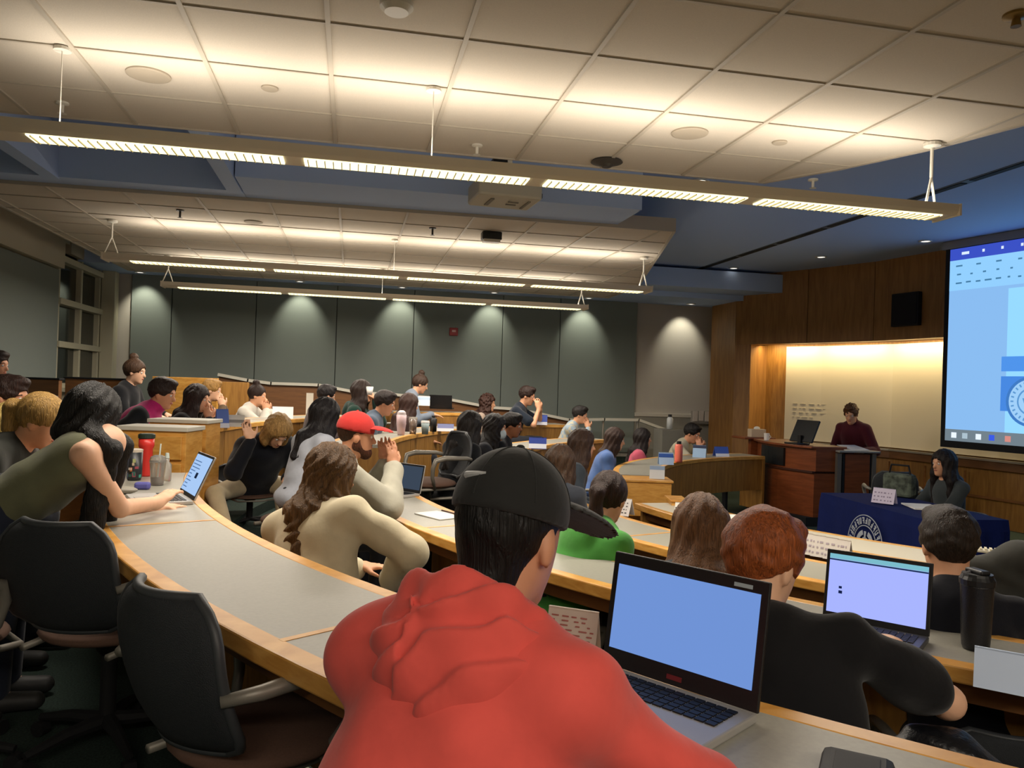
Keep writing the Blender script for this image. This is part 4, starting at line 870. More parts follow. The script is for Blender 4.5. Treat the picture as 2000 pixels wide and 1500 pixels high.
    info = dict(H=H, N=N, Pv=Pv, Fw=Fw, Lf=Lf, tf=tf, tl=tl, t=t, SL=SL, SR=SR, EL=EL, ER=ER, TL=TL, TR=TR, hfw=hfw, hl=hl, hu=hu, o=o_, body=body, Oz=Oz, Hc=Hc, wrk=wr_)
    return info
# ================================================================== PEOPLE
lab = {}
# --- the front of the room
def h_pod(H, P, F, L, N): return ((P+F*.34+L*.30+V(0, 0, .16), F*.8-V(0, 0, .2)-L*.3, (0, 0, -1)), (P+F*.36-L*.16+V(0, 0, .13), F*.9+L*.4-V(0, 0, .2), (0, 0, -1)))
person('person standing at the podium in a maroon turtleneck, looking down at papers', 1662, 808, 10.75, 'curlshort', '5a3a24', 'turtle', '4a1520', 'a', yaw=205, hyaw=18, pitch=22, lean=14, hands=h_pod, stand=True, s=1.06, floor=0, legs='1c1d22')
def h_tab(H, P, F, L, N): return ((P+F*.42+L*.02+V(0, 0, .20), F*.6-L*.7, (0, 0, -1)), (P+F*.40-L*.20+V(0, 0, .20), F*.9+L*.2, (0, 0, -1)))
person('woman with long dark hair in a grey tee, sitting behind the blue cloth table', 1842, 905, 7.5, 'long', '1e1716', 'tee', '3c4244', 'a', yaw=183, pitch=3, lean=6, hands=h_tab, hairlen=.34, floor=0, legs='22252b')
# --- hoodie, nearest the camera
def h_hood(H, P, F, L, N): return ((N+F*.42+L*.16-V(0, 0, .40), F, (0, 0, -1)), (N+V(.60, .05, -.42), unit(V(.7, .6, 0)), (0, 0, -1)))
hd_ = person('man in a red hoodie and black cap, seen from behind, nearest the camera', 1000, 1042, 1.34, 'short', '120f0e', 'hoodie', 'd8554c', 'b', yaw=52, hyaw=-8, pitch=12, lean=24, side=0, hands=h_hood, s=1.04, w=1.02, legs='23262e', h=.0065, cap=dict(col='242423', bcol='3c3c3b', turn=-18), hooddown=True, bighood=True, wr=1.1, noff=(-.01, 0, .0), elbow=lambda F, L, U: (-U+L*.4, V(.9, -.35, -.95)))
# --- redhead, dark haired man, long haired woman, green hoodie
def h_red(H, P, F, L, N): return ((N+F*.34+L*.05-V(0, 0, .30), F-L*.3, (0, 0, -1)), (np.array(PD(1735, 1262, 2.12)), V(-.25, .9, -.1), (0, 0, -1)))
person('red haired boy in a black tee typing on the laptop at right', 1492, 1098, 1.95, 'short', '8f4a22', 'tee', '121215', 'd', yaw=58, hyaw=-36, pitch=20, lean=24, side=16, hands=h_red, s=1.02, w=1.2, legs='1b1c22', h=.008, noff=(0, -.03, 0), elbow=lambda F, L, U: (-U+L*.4, V(.75, -.5, -.55)))
person('man with short dark hair in navy, back to camera, behind the tumbler', 1850, 1062, 2.85, 'short', '2b2019', 'tee', '14161f', 'a', yaw=74, pitch=6, lean=12, hands='desk', s=1.05, w=1.1, legs='1b1c22', face=False)
person('woman with long straight light brown hair seen from behind, left of the red hair', 1368, 1030, 3.15, 'long', '6b4a30', 'long', '3a3f44', 'a', yaw=72, pitch=10, lean=14, hairlen=.36, hands='desk')
person('person with a brown ponytail in a bright green hoodie', 1190, 972, 3.9, 'pony', '2e1c14', 'hoodie', '4f9a45', 'a', yaw=24, hyaw=24, pitch=14, lean=36, hands='desk')
person('person with brown hair half hidden behind the black cap, right side', 1095, 905, 5.6, 'bob', '3c2a1c', 'long', '30343c', 'a', yaw=50, pitch=10, lean=14, hairlen=.2)
# --- middle rows
def h_cap(H, P, F, L, N): return ((H+F*.19+L*.02-V(0, 0, .17), V(0, 0, 1)-F*.15, -L-F*.3), (H+F*.21-L*.05-V(0, 0, .19), V(0, 0, 1)-F*.1, L-F*.3))
elb = lambda F, L, U: (-U*.6+F*.75+L*.15, -U*.6+F*.75-L*.15)
person('bearded man in a red cap and grey sweatshirt, hands clasped at his mouth', 697, 850, 4.55, 'short', '3a2418', 'bulky', 'a8a596', 'b', yaw=16, hyaw=-12, pitch=5, lean=28, hands=h_cap, beard='4a2818', cap=dict(col='b5302c'), w=1.1, elbow=elb, legs='2a2c33', h=.008)
def h_crm(H, P, F, L, N): return ((P+F*.34+L*.05+V(0, 0, .16), F*.6-L*.6, (0, 0, -1)), (P+F*.36-L*.12+V(0, 0, .12), F*.8+L*.3, (0, 0, -1)))
person('woman with long wavy brown hair in a cream sweatshirt, back to camera', 650, 925, 3.55, 'wavy', '5f4427', 'bulky', 'd6caab', 'a', yaw=50, hyaw=-20, pitch=14, lean=16, side=16, hands=h_crm, hairlen=.50, w=1.2, elbow=lambda F, L, U: (-U+L*.5, V(.9, -.3, -.35)), legs='15161a', h=.009)
def h_nav(H, P, F, L, N): return ((P+F*.44+L*.12+V(0, 0, .10), F, (0, 0, -1)), (H-L*.26+F*.06+V(0, 0, -.07), V(-.25, .1, .7), F))
person('blonde person in navy bending down, one hand raised, near the oak desk front', 543, 842, 6.6, 'bob', 'a88450', 'long', '14161e', 'd', yaw=-60, pitch=50, lean=38, hands=h_nav, hairlen=.1, legs='c2b190', s=1.1, w=1.1, legdirs=((.3, .1, .1), (.9, -.35, .3)))
def h_wht(H, P, F, L, N): return ((P+F*.3+L*.1+V(0, 0, .2), F, (0, 0, -1)), (P+F*.05-L*.38+V(0, 0, .22), -F*.6-L*.5, (0, 0, -1)))
person('woman with long black hair in a light grey shirt, left of the red cap', 637, 812, 5.9, 'long', '161214', 'long', 'b4b9c4', 'a', yaw=30, pitch=12, lean=18, side=3, hairlen=.22, hands=h_wht, w=1.05, legs='22242a')
person('person with dark hair seen above the black haired woman, far row', 638, 772, 9.3, 'short', '1b1515', 'long', '4c4040', 'a', yaw=20, pitch=14)
person('man with dark hair in a worn blue denim jacket, above the red cap', 752, 787, 8.7, 'short', '251b18', 'long', '4a5666', 'b', yaw=-8, pitch=16, lean=24, hands='desk', s=1.08)
person('person with brown hair seen from behind, right of the denim jacket', 800, 790, 9.4, 'long', '3a2620', 'long', '3a2a28', 'a', yaw=20, pitch=8, hairlen=.25)
def h_drk(H, P, F, L, N): return ((H+F*.16+L*.02-V(0, 0, .10), V(0, 0, 1)-F*.6, -F), (P+F*.3-L*.1+V(0, 0, .2), F, (0, 0, -1)))
person('woman with long dark hair in a dark green top, drinking from a white cup', 708, 765, 9.6, 'long', '2a1d18', 'hoodie', '17322a', 'a', yaw=-10, pitch=-4, lean=14, hands=h_drk, hairlen=.25, s=1.1)
person('person with hair in a top bun and blue grey shirt, beside a black laptop', 821, 750, 11.6, 'bun', '3b2a20', 'long', '707a88', 'a', yaw=0, pitch=20, lean=16, s=1.08)
person('woman with curly dark hair in a beige top, left of the clasped hands man', 953, 787, 12.0, 'curly', '3a221a', 'long', 'a28f80', 'a', yaw=-20, pitch=4, lean=10, hairlen=.2, s=1.05)
person('young man in a navy tee, hands clasped before his mouth, by the ramp rail', 1030, 773, 11.7, 'short', '2c1d18', 'tee', '1c2430', 'a', yaw=-25, pitch=12, lean=22, hands='mouth', elbow=elb, s=1.12, w=1.1)
person('dark haired man in a pale checked shirt, sitting near the end of the ramp rail', 1133, 810, 11.4, 'short', '1f1a18', 'plaid', 'b8b4a0', 'a', yaw=-25, pitch=12, lean=24, hands='chin', elbow=elb, s=1.02)
person('woman with long dark hair in a black coat, left of the black cap', 920, 832, 7.0, 'long', '1d1816', 'bulky', '14161a', 'b', yaw=20, pitch=8, lean=16, hairlen=.28, w=1.15)
person('person with dark wavy hair and a pale face mask, right of the black coat', 968, 835, 7.7, 'wavy', '1b1615', 'long', '2c2e34', 'a', yaw=-15, pitch=8, lean=14, hairlen=.16, mask=True)
person('man with dark hair and reddish skin beside the person with the mask', 1000, 830, 8.1, 'short', '19120f', 'long', '202228', 'c', yaw=-20, pitch=10, lean=20)
person('woman with long brown hair in a grey and navy sweater, arms folded', 1138, 868, 6.8, 'long', '3e2c22', 'long', '3b434c', 'a', yaw=-8, pitch=4, lean=10, hairlen=.26, hands='lap')
person('woman in a blue denim shirt, between the grey sweater and pink jacket', 1202, 858, 9.0, 'bob', '3a2820', 'long', '5470a6', 'a', yaw=-15, pitch=10, lean=18, hairlen=.2, hands='desk', w=1.08)
person('woman with dark hair in a pink jacket, in the far right desk row', 1256, 856, 10.4, 'long', '1d1513', 'bulky', 'c4596e', 'a', yaw=-15, pitch=2, lean=8, hairlen=.24, hands='desk')
person('dark haired man in a pale shirt, hands at his face, behind the orange bottle', 1352, 846, 11.5, 'short', '16110f', 'long', 'b9b39c', 'b', yaw=-45, pitch=20, lean=26, hands='chin', elbow=elb, s=1.12)
# --- left side rows
def h_vst(H, P, F, L, N): return ((P+F*.42+L*.1+V(0, 0, .22), F-L*.3, (0, 0, -1)), (P+F*.36-L*.22+V(0, 0, .18), F+L*.5, (0, 0, -1)))
person('person in a bright pink vest over dark sleeves, leaning on the far left desk', 318, 768, 6.9, 'short', '2a1c18', 'vest2', '15181c', 'b', yaw=-2, hyaw=-8, pitch=14, lean=42, hands=h_vst, w=1.15, s=1.08)
person('woman in black with long dark hair, hands at her face, by the pink vest', 386, 778, 7.4, 'long', '2a1c18', 'long', '121316', 'a', yaw=0, hyaw=-12, pitch=10, lean=24, hands='chin', elbow=elb, hairlen=.3)
person('blonde person just visible behind the woman in black', 414, 762, 9.2, 'short', 'a07a44', 'long', '5b4a38', 'd', yaw=0, pitch=10, lean=24, hands='chin', elbow=elb)
person('woman in a white coat with hair tied back, hand at her chin, far left desk', 503, 772, 9.6, 'bun', '2c1d18', 'bulky', 'cbc7bd', 'a', yaw=-12, pitch=8, lean=22, hands='chin', elbow=elb)
person('person in black with hair in a messy bun, high at the back by the window', 264, 726, 8.7, 'bun', '4a3424', 'long', '15161a', 'd', yaw=-10, pitch=8, lean=8, s=1.08)
person('person at the left edge whose head is cut off by the frame, back row', -8, 712, 7.0, 'short', '2a1d18', 'long', '33363c', 'b', yaw=-10, pitch=6)
person('young man in a yellow shirt with dark hair at the left edge', 18, 775, 4.6, 'short', '2b1a14', 'tee', 'b89632', 'b', yaw=-8, pitch=8, lean=20, w=1.05, legs='8a8678')
person('blonde person at the left edge, behind the dark blonde in a charcoal shirt', 28, 838, 4.1, 'long', 'c0a560', 'long', 'b9a860', 'd', yaw=10, pitch=26, lean=34, hairlen=.16, w=.95)
person('dark blonde woman in a charcoal shirt, next to the olive tank top', 82, 822, 3.75, 'pony', '9c7a42', 'long', '23241f', 'a', yaw=-2, hyaw=-4, pitch=24, lean=44, w=1.05, hands='desk')
def h_olv(H, P, F, L, N): return ((N+V(.10, .42, -.36), V(.5, .6, 0), (0, 0, -1)), (N+V(.14, .22, -.30), V(.3, .8, .3), (0, 0, -1)))
person('woman in an olive tank top with long black hair, leaning on the foreground desk end', 182, 812, 3.35, 'long', '15120f', 'tank', '6a6c52', 'd', yaw=8, hyaw=44, pitch=26, stand=True, lean=54, noff=(.17, -.03, .03), side=-6, hands=h_olv, hairlen=.42, w=1.08, legs='2a3040', face=False, h=.008, elbow=lambda F, L, U: (-U+F*.3+L*.3, -U*1.0+F*.15-L*.1))
def mc(label, x, y, rz, z=None, group=None): z = z if z is not None else floor_z(x, y); return dup(chair0, (x, y, z), rz, label, group)
# ================================================================== THINGS ON THE DESKS AND THE STAGE
def laptop(label, pl, pr, z, w=None, dp=.24, sh=.235, tilt=18, scr='7f9fe0', body=None, bez=None, parts=True, detail=0, s=1.0, rz=None, anchor_r=False):
    """pl, pr: the user's left and right ends of the hinge, in the room"""
    u = Vector((pr.x-pl.x, pr.y-pl.y)); w = w or u.length; rz = rz if rz is not None else math.atan2(u.y, u.x)
    c = Vector((pl.x+pr.x, pl.y+pr.y))/2
    if anchor_r: c = Vector((pr.x, pr.y))-Vector((math.cos(rz), math.sin(rz)))*w/2
    body = body or SILVER; bez = bez or BLACK
    t = thing('laptop', label, 'laptop', (c.x, c.y, z), rz=rz)
    obj('base', MB().box((0, -dp/2, .009), (w, dp, .018)), body, t, bevel=.004)
    k = MB(); kw = (w-.05)/14
    for r in range(5):
        for q in range(14): k.box((-w/2+.025+kw*(q+.5), -.035-.019*r, .0195), (kw*.84, .015, .003))
    obj('keyboard', k, BLACK if body is SILVER else mat('dark keys', '2a2a2c', .6), t); t.children[-1]['kind'] = 'stuff'
    obj('trackpad', MB().box((0, -dp*.78, .0185), (w*.3, dp*.28, .002)), mat('trackpad', '99968f', .4) if body is SILVER else mat('dark pad', '1f2022', .35), t, bevel=.001)
    R = Matrix.Rotation(math.radians(-tilt), 3, 'X')
    def pn(x0, x1, z0, z1, y, th): m_ = MB(); m_.box(((x0+x1)/2, y, (z0+z1)/2), (x1-x0, th, z1-z0)); m_.v = [R@v+Vector((0, .004, .016)) for v in m_.v]; return m_
    sc_ = obj('lid', pn(-w/2, w/2, 0, sh, 0, .009), bez if bez is not BLACK or body is not SILVER else body, t, bevel=.003)
    if detail == 1: sc_.data.materials[0] = BLACK
    obj('bezel', pn(-w/2+.002, w/2-.002, .002, sh-.002, -.0055, .002), bez, t)
    b_ = .012 if not detail == 1 else .016
    top = .014 if detail != 1 else .026; bot = .022 if detail != 1 else .040
    obj('display', pn(-w/2+b_, w/2-b_, bot, sh-top, -.0072, .0012), emis('display '+scr, scr, 1.0*s), t)
    if detail == 1:
        obj('webcam_label', pn(w/2-.075, w/2-.035, sh-.020, sh-.012, -.0072, .001), mat('sticker pale', '9fb0b8', .4), t)
        obj('brand_mark', pn(-.018, .018, .012, .022, -.0072, .001), mat('dull red', '6b2026', .5), t)
    if detail == 2:
        obj('browser_bar', pn(-w/2+b_, w/2-b_, sh-top-.016, sh-top, -.0084, .001), emis('bar cyan', '8fd8ea', .68), t)
        obj('browser_line', pn(-w/2+b_, w/2-b_, sh-top-.022, sh-top-.017, -.0084, .001), emis('bar navy', '24406a', .5), t)
        m_ = pn(-w/2+.048, -w/2+.058, .105, .113, -.0084, .001); m2 = pn(-w/2+.048, -w/2+.060, .088, .098, -.0084, .001); n_ = MB().add(m_.v, m_.f); n_.add(m2.v, m2.f)
        obj('page_marks', n_, emis('mark navy', '20306a', .4), t); t.children[-1]['kind'] = 'stuff'
        obj('palm_label', MB().box((w*.30, -.028, .0185), (.05, .012, .001)), mat('label gold', 'cbb890', .5), t)
    if detail == 3:
        m_ = MB(); rr = random.Random(4)
        for k_ in range(9): q = pn(-w/2+.03, -w/2+.03+rr.uniform(.05, .18), .04+.018*k_, .045+.018*k_, -.0084, .001); m_.add(q.v, q.f)
        obj('page_text', m_, emis('text blue', '6f93c8', .6), t); t.children[-1]['kind'] = 'stuff'
        obj('page_picture', pn(-.005, .04, .10, .13, -.0086, .001), emis('pic dark', '2a3a5a', .4), t)
    return t
zt = zA+.001
laptop('open laptop with a plain blue screen in front of the man in the red hoodie', PZ(1176, 1296, zA+.015), PZ(1480, 1398, zA+.015), zt, dp=.25, sh=.25, tilt=9, scr='6f92d4', detail=1, s=.95)
laptop('laptop with a pale lilac page on its screen, in front of the red haired boy', PZ(1606, 1205, zB+.015), PZ(1815, 1246, zB+.015), zB+.001, dp=.24, sh=.235, tilt=10, scr='a4b0fa', body=mat('dark laptop', '4a4a4c', .4), detail=2, s=1.0)
laptop('silver laptop with sky blue screen at the far end of the foreground desk', PZ(345, 950, zA+.015), PZ(378, 980, zA+.015), zt, w=.36, dp=.26, sh=.235, tilt=24, scr='a4c4ee', rz=math.radians(-68), anchor_r=True, detail=3, s=1.0)
q = PZ(792, 965, zB); laptop('grey laptop lid standing in front of the man in the red cap', q, q, zB+.001, w=.30, dp=.2, sh=.20, tilt=12, scr='5a6a80', rz=math.radians(-52), s=.4)
q = PD(861, 799, 11.75); laptop('black laptop on the upper far desk beside the person with the top bun', q, q, q.z, w=.34, dp=.22, sh=.20, tilt=12, scr='5a6a80', body=BLACK, rz=math.radians(165), s=.4)
q = PD(95, 778, 6.4); cab('side_ledge', 'dark wooden ledge behind the young man in yellow', 'ledge', (q.x, q.y, .45), (.5, .35, q.z-.47), math.radians(-20), W_DARK, None); laptop('pale laptop behind the young man in yellow, at the far left', q, q, q.z, w=.34, dp=.24, sh=.03, tilt=80, scr='5a6a80', rz=math.radians(-60), s=.3)

def tent(label, p, w, h, rz, col, stripe=None, stripecol='27408c', z=None, marks=None, cat='tent card', group='folded name cards on the desks', d=.05):
    t = thing('tent_card', label, cat, (p.x, p.y, z if z is not None else p.z), rz=rz, group=group)
    m = mat('card '+col, col, .6); a = math.atan2(d, h); th = .003
    def pan(sg): m_ = MB(); m_.box((0, 0, h/2), (w, th, h)); R = Matrix.Rotation(sg*a, 3, 'X'); m_.v = [R@v+Vector((0, -sg*math.sin(-a)*0+sg*d, 0)) for v in m_.v]; return m_
    obj('front_flap', pan(-1) if False else MB().add([(-w/2, -d, 0), (w/2, -d, 0), (w/2, 0, h), (-w/2, 0, h), (-w/2, -d+th, 0), (w/2, -d+th, 0), (w/2, th, h), (-w/2, th, h)], [(0, 1, 2, 3), (7, 6, 5, 4), (0, 4, 5, 1), (1, 5, 6, 2), (2, 6, 7, 3), (3, 7, 4, 0)]), m, t)
    obj('back_flap', MB().add([(-w/2, d, 0), (w/2, d, 0), (w/2, 0, h), (-w/2, 0, h), (-w/2, d-th, 0), (w/2, d-th, 0), (w/2, -th, h), (-w/2, -th, h)], [(0, 1, 2, 3), (7, 6, 5, 4), (0, 4, 5, 1), (1, 5, 6, 2), (2, 6, 7, 3), (3, 7, 4, 0)]), m, t)
    f = lambda u: (-d*(1-u)-.0015, h*u)
    if stripe:
        for u0, u1 in stripe:
            (y0, z0), (y1, z1) = f(u0), f(u1); obj('printed_band', MB().add([(-w/2, y0, z0), (w/2, y0, z0), (w/2, y1, z1), (-w/2, y1, z1)], [(0, 1, 2, 3)]), mat('print '+stripecol, stripecol, .6), t)
    if marks:
        rr = random.Random(int(w*9999)+len(label)); m_ = MB()
        for r in range(marks[0]):
            u0 = .15+.75*(r/marks[0]); x = -w*.42
            while x < w*.38:
                l_ = rr.uniform(.006, .02); (y0, z0), (y1, z1) = f(u0), f(u0+.25/marks[0]); m_.add([(x, y0-.0005, z0), (x+l_, y0-.0005, z0), (x+l_, y1-.0005, z1), (x, y1-.0005, z1)], [(0, 1, 2, 3)]); x += l_+rr.uniform(.006, .02)
        obj('lettering', m_, mat('ink '+marks[1], marks[1], .6), t); t.children[-1]['kind'] = 'stuff'
    return t
face = lambda p: math.atan2(p.y, p.x)-PI/2                # card turned to the viewpoint
p = PZ(1118, 1275, zA); tent('cream card with red lettering standing between the red hoodie and his laptop', p, .125, .105, face(p)-.3, 'd8c8ba', marks=(8, 'b06a62'), z=zA+.001, group=None, d=.03)
p = PZ(1985, 1352, zB); tent('pale blue card standing beside the black tumbler at the right edge', p, .20, .105, face(p)+.0, 'd2e4ff', z=zB+.001, group=None, d=.03)
p = PD(1056, 820, 11.85); tent('blue and white card before the young man with clasped hands', p, .20, .15, face(p), '3a55b0', [(0, .3)], 'd8dcea', z=EYE-.54)
p = PD(1050, 872, 8.9); tent('deep blue box-like card with white label, behind the black cap', p, .20, .13, face(p), '27409c', [(.05, .45)], 'dfe4f2', z=EYE-.68)
p = PZ(1300, 907, EYE-.83); tent('white and blue card by the hands of the woman in pink', p, .17, .14, face(p)+.2, 'a9c4e8', [(.6, .9)], '2b55a8', z=EYE-.83)
p = PD(1283, 938, 7.4); tent('small white card on the bright oak block at the near end of the desk', p, .14, .12, face(p), 'd6dbe0', [(.7, 1)], '8fa6c8', z=EYE-.83+.02)
p = PZ(1366, 893, EYE-.83); tent('light blue card under the hands of the man in the pale shirt', p, .17, .16, face(p)-.1, '9fc0e4', [(.75, 1)], '1c2c50', z=EYE-.83)
p = PZ(1408, 891, EYE-.83); tent('blue card with white corner next to the wood pier', p, .20, .13, face(p)+.5, '3d5bb4', [(0, .3)], 'dfe4f2', z=EYE-.83)
p = PZ(433, 835, EYE-.45); tent('tall blue card in front of the woman in black', p, .11, .17, face(p)+.3, '4a66b4', [(0, .25)], 'c9d0e2', z=EYE-.45)
p = PZ(460, 833, EYE-.45); tent('white card with dark square, between the woman in black and the white coat', p, .16, .11, face(p), 'd9d6cc', [(.35, .6)], '8d8b86', z=EYE-.45)
p = PZ(552, 817, EYE-.45); tent('white card beside the woman in the white coat', p, .24, .14, face(p), 'dfe2e6', z=EYE-.45)
p = PZ(604, 812, EYE-.45); tent('tall narrow cream card at the end of the far left desk', p, .09, .30, face(p), 'cfc8ba', z=EYE-.45)
p = PZ(1222, 1006, zC_); tent('white card with black print beside the person in green', p, .10, .125, face(p)-.5, 'd6d2d0', marks=(4, '4a4648'), z=zC_)
p = PZ(1326, 1022, zC_); tent('white card with black dots left of the long brown hair', p, .06, .15, face(p)-.2, 'e0ddd4', marks=(4, '222222'), z=zC_)
p = PZ(1434, 1018, zD); tent('white card lying behind the red haired boy', p, .15, .05, face(p), 'e8e6e0', z=zD)
for k, (px, s_) in enumerate(((1575, 'leftmost'), (1600, 'second'), (1625, 'third'), (1648, 'rightmost'))):
    p = PZ(px, 1080+5*k, zD+.0); tent('%s of the four pale cards above the lilac laptop screen' % s_, p, .075, .12, face(p)-.3, 'c9c3bb', marks=(3, '9a8f98'), z=zD, group='pale cards in a row on the front desk')
p = PD(822, 792, 11.5); tent('white box under the hands of the person with the top bun', p, .26, .14, face(p), 'd8dadb', [(.6, .9)], '9fb4cc')
p = PZ(1727, 985, EYE-.92); tent('pale violet printed card on the blue tablecloth', p, .19, .13, face(p)-.35, 'cfc6dc', marks=(3, '8b7f9c'), z=EYE-.92+.012, group=None)

def bottle(name, label, cat, p, z, prof, m, cap=None, capm=None, capname='lid', extra=None, group=None):
    t = thing(name, label, cat, (p.x, p.y, z), group=group); obj('body', MB().lathe(prof, n=28), m, t, smooth=True, bevel=0)
    if cap: obj(capname, MB().lathe(cap, n=24), capm, t)
    return t
RED = mat('red bottle', 'c8302a', .35); 
p = PZ(284, 930, zA); bottle('water_bottle', 'red water bottle with dark green lid among drinks on the desk end', 'bottle', p, zA+.001, [(.036, 0), (.038, .01), (.038, .17), (.046, .19), (.046, .235)], RED, [(.040, .235), (.050, .24), (.050, .262), (.040, .268)], mat('dark green lid', '1c2a22', .5))
CL = mat('clear plastic', 'd8d4cc', .15, trans=.75); 
p = PZ(307, 948, zA); t = bottle('iced_drink', 'clear cup of brown iced drink with dome lid and straw on the desk end', 'cup', p, zA+.001, [(.033, 0), (.036, .02), (.044, .13), (.045, .135)], CL, [(.047, .135), (.04, .165), (.02, .175)], CL, 'dome_lid')
obj('drink', MB().lathe([(.032, .003), (.037, .05)], n=24), mat('iced coffee', '5a2a1c', .2), t, smooth=False); obj('straw', MB().tube([(0, 0, .05), (.012, 0, .24)], .004, 8), mat('straw', 'c9d6cf', .4), t)
p = PZ(262, 938, zA); t = bottle('sticker_tumbler', 'tumbler covered in colourful stickers beside the red bottle', 'tumbler', p, zA+.001, [(.036, 0), (.042, .02), (.044, .17)], mat('tumbler black', '1c2024', .4), [(.044, .17), (.046, .185), (.03, .19)], mat('tumbler lid', 'c4b9a8', .5))
rr = random.Random(9); cols = ['b9683c', '3f8f7a', 'b8a58c', '8c3f4a', '5c6f8a', '9aa06a', 'd2cfc6', '2e5a50']
for k in range(16):
    a = -PI/2+rr.uniform(-1.5, 1.5)-.1; z_ = rr.uniform(.02, .15); R = Matrix.Rotation(a-PI/2, 3, 'Z'); r_ = .0385+.0048*(z_/.17)+.002
    obj('sticker', MB().box((r_*math.cos(a), r_*math.sin(a), z_), (rr.uniform(.012, .024), .003, rr.uniform(.012, .026)), R=R), mat('sticker '+cols[k % 8], cols[k % 8], .5), t)
p = PZ(325, 940, zA); bottle('clear_bottle', 'clear plastic pump bottle right of the red bottle', 'bottle', p, zA+.001, [(.025, 0), (.027, .01), (.027, .10), (.012, .12), (.012, .14)], CL, [(.014, .14), (.010, .17)], mat('pump', 'b9c4bd', .4))
p = PZ(238, 965, zA); t = thing('glasses_case', 'grey rounded case lying beside the silver laptop', 'case', (p.x, p.y, zA+.001)); obj('case', MB().ell((0, 0, .02), (.08, .035, .02), n=20), mat('case grey', '8f897c', .5), t, smooth=True)
p = PZ(278, 956, zA); t = thing('pouch', 'small violet blue pouch beside the iced drink', 'pouch', (p.x, p.y, zA+.001)); obj('pouch_body', MB().box((0, 0, .02), (.08, .05, .04)), mat('pouch', '55549a', .7), t, bevel=.012)
p = PZ(222, 935, zA); t = bottle('dark_bottle', 'dark bottle half hidden by the long black hair', 'bottle', p, zA+.001, [(.03, 0), (.033, .01), (.033, .13), (.02, .15)], mat('bottle dark', '2a2f3a', .3), [(.02, .15), (.02, .18)], mat('sticker d2', 'c9b7a8', .5))
p = PZ(783, 850, EYE-.55); bottle('pink_tumbler', 'tall pale pink tumbler on the desk behind the red cap', 'tumbler', p, EYE-.55, [(.035, 0), (.04, .02), (.052, .12), (.055, .22)], mat('pale pink', 'cfb3b6', .4), [(.05, .22), (.045, .25), (.02, .27)], mat('pale pink lid', 'd6c9c9', .4))
p = PZ(806, 848, EYE-.55); bottle('clear_cup', 'clear smoky plastic cup right of the pink tumbler', 'cup', p, EYE-.55, [(.035, 0), (.05, .17)], mat('smoky', '8f7f74', .2, trans=.5), [(.05, .17), (.045, .19)], mat('clear lid', 'a59f95', .3))
p = PZ(830, 848, EYE-.55); t = bottle('coffee_cup', 'pale blue coffee cup with white lid on the desk behind the red cap', 'cup', p, EYE-.55, [(.035, 0), (.048, .13)], mat('cup blue', '8fa0a0', .5), [(.05, .13), (.045, .15)], WHITE)
p = PZ(846, 843, EYE-.55); bottle('black_bottle', 'black bottle right of the coffee cup', 'bottle', p, EYE-.55, [(.04, 0), (.042, .15), (.02, .17)], BLACK, [(.02, .17), (.02, .19)], BLACK)
p = PZ(870, 842, EYE-.55); tent('blue and white wrapper near the bend of the desk behind the red cap', p, .20, .09, face(p), '6d74a0', [(0, .4)], 'd0ccd0', z=EYE-.55)
p = PZ(1325, 903, EYE-.83); bottle('orange_bottle', 'coral orange bottle with black cap on the far right desk', 'bottle', p, EYE-.83, [(.045, 0), (.047, .02), (.047, .20), (.038, .22)], mat('coral', 'e0705c', .4), [(.028, .22), (.028, .255)], BLACK)
p = PD(1308, 838, 12.3); bottle('white_bottle', 'white bottle with black cap against the white far wall', 'bottle', p, p.z, [(.05, 0), (.05, .16), (.03, .19)], mat('white bottle', 'b9bdbd', .5), [(.03, .19), (.03, .23)], BLACK)
t = cab('side_stand', 'grey stand holding the white bottle by the far wall', 'stand', (p.x, p.y+.05, 0), (.35, .35, p.z-.002), 0, mat('stand grey', '77756c', .7))
p = PZ(1905, 1268, zB); t = bottle('black_tumbler', 'tall black ribbed tumbler on the second desk at right', 'tumbler', p, zB+.001, [(.036, 0), (.040, .012), (.043, .06), (.048, .20), (.049, .205)], mat('tumbler gloss', '17171a', .35, bump=.2, bscale=300), [(.051, .205), (.052, .222), (.046, .232), (.044, .24)], BLACK)
obj('flip_tab', MB().box((.0, 0, .246), (.035, .07, .014)), BLACK, t, bevel=.005); obj('carry_ring', MB().tube([(.05*math.cos(a), .012, .222+.022*math.sin(a)) for a in [PI*k/8 for k in range(9)]], .005, 8), mat('grey ring', '55555a', .4), t)
p = PZ(1990, 1318, zB); t = thing('phone', 'phone with bright screen at the right edge beside the pale blue card', 'phone', (p.x-.0, p.y-.06, zB+.001), rz=math.radians(60)); obj('phone_body', MB().box((0, 0, .006), (.16, .08, .012)), BLACK, t, bevel=.003); obj('screen', MB().box((0, 0, .0125), (.15, .07, .001)), emis('phone glow', 'c4d2e8', .6), t)
p = PZ(1672, 1535, zA); t = thing('phone_case', 'rounded dark grey phone case lying at the bottom edge of the photo', 'phone', (p.x, p.y, zA+.001), rz=math.radians(-38))
obj('case_body', MB().box((0, 0, .014), (.115, .15, .03)), mat('case dark grey', '1e1e20', .6), t, bevel=.0145); obj('inner_face', MB().box((0, 0, .0295), (.07, .10, .002)), mat('case mid grey', '242426', .65), t, bevel=.001)
p = PZ(856, 1008, zB); t = thing('tablet', 'white tablet lying on the desk left of the black cap', 'tablet', (p.x, p.y, zB+.001), rz=math.radians(-60)); obj('tablet_body', MB().box((0, 0, .004), (.26, .17, .008)), WHITE, t, bevel=.003); obj('pen', MB().tube([(-.1, .10, .012), (.06, .09, .012)], .005, 8), mat('pen brown', '4a3028', .5), t)
p = PD(722, 768, 9.35)
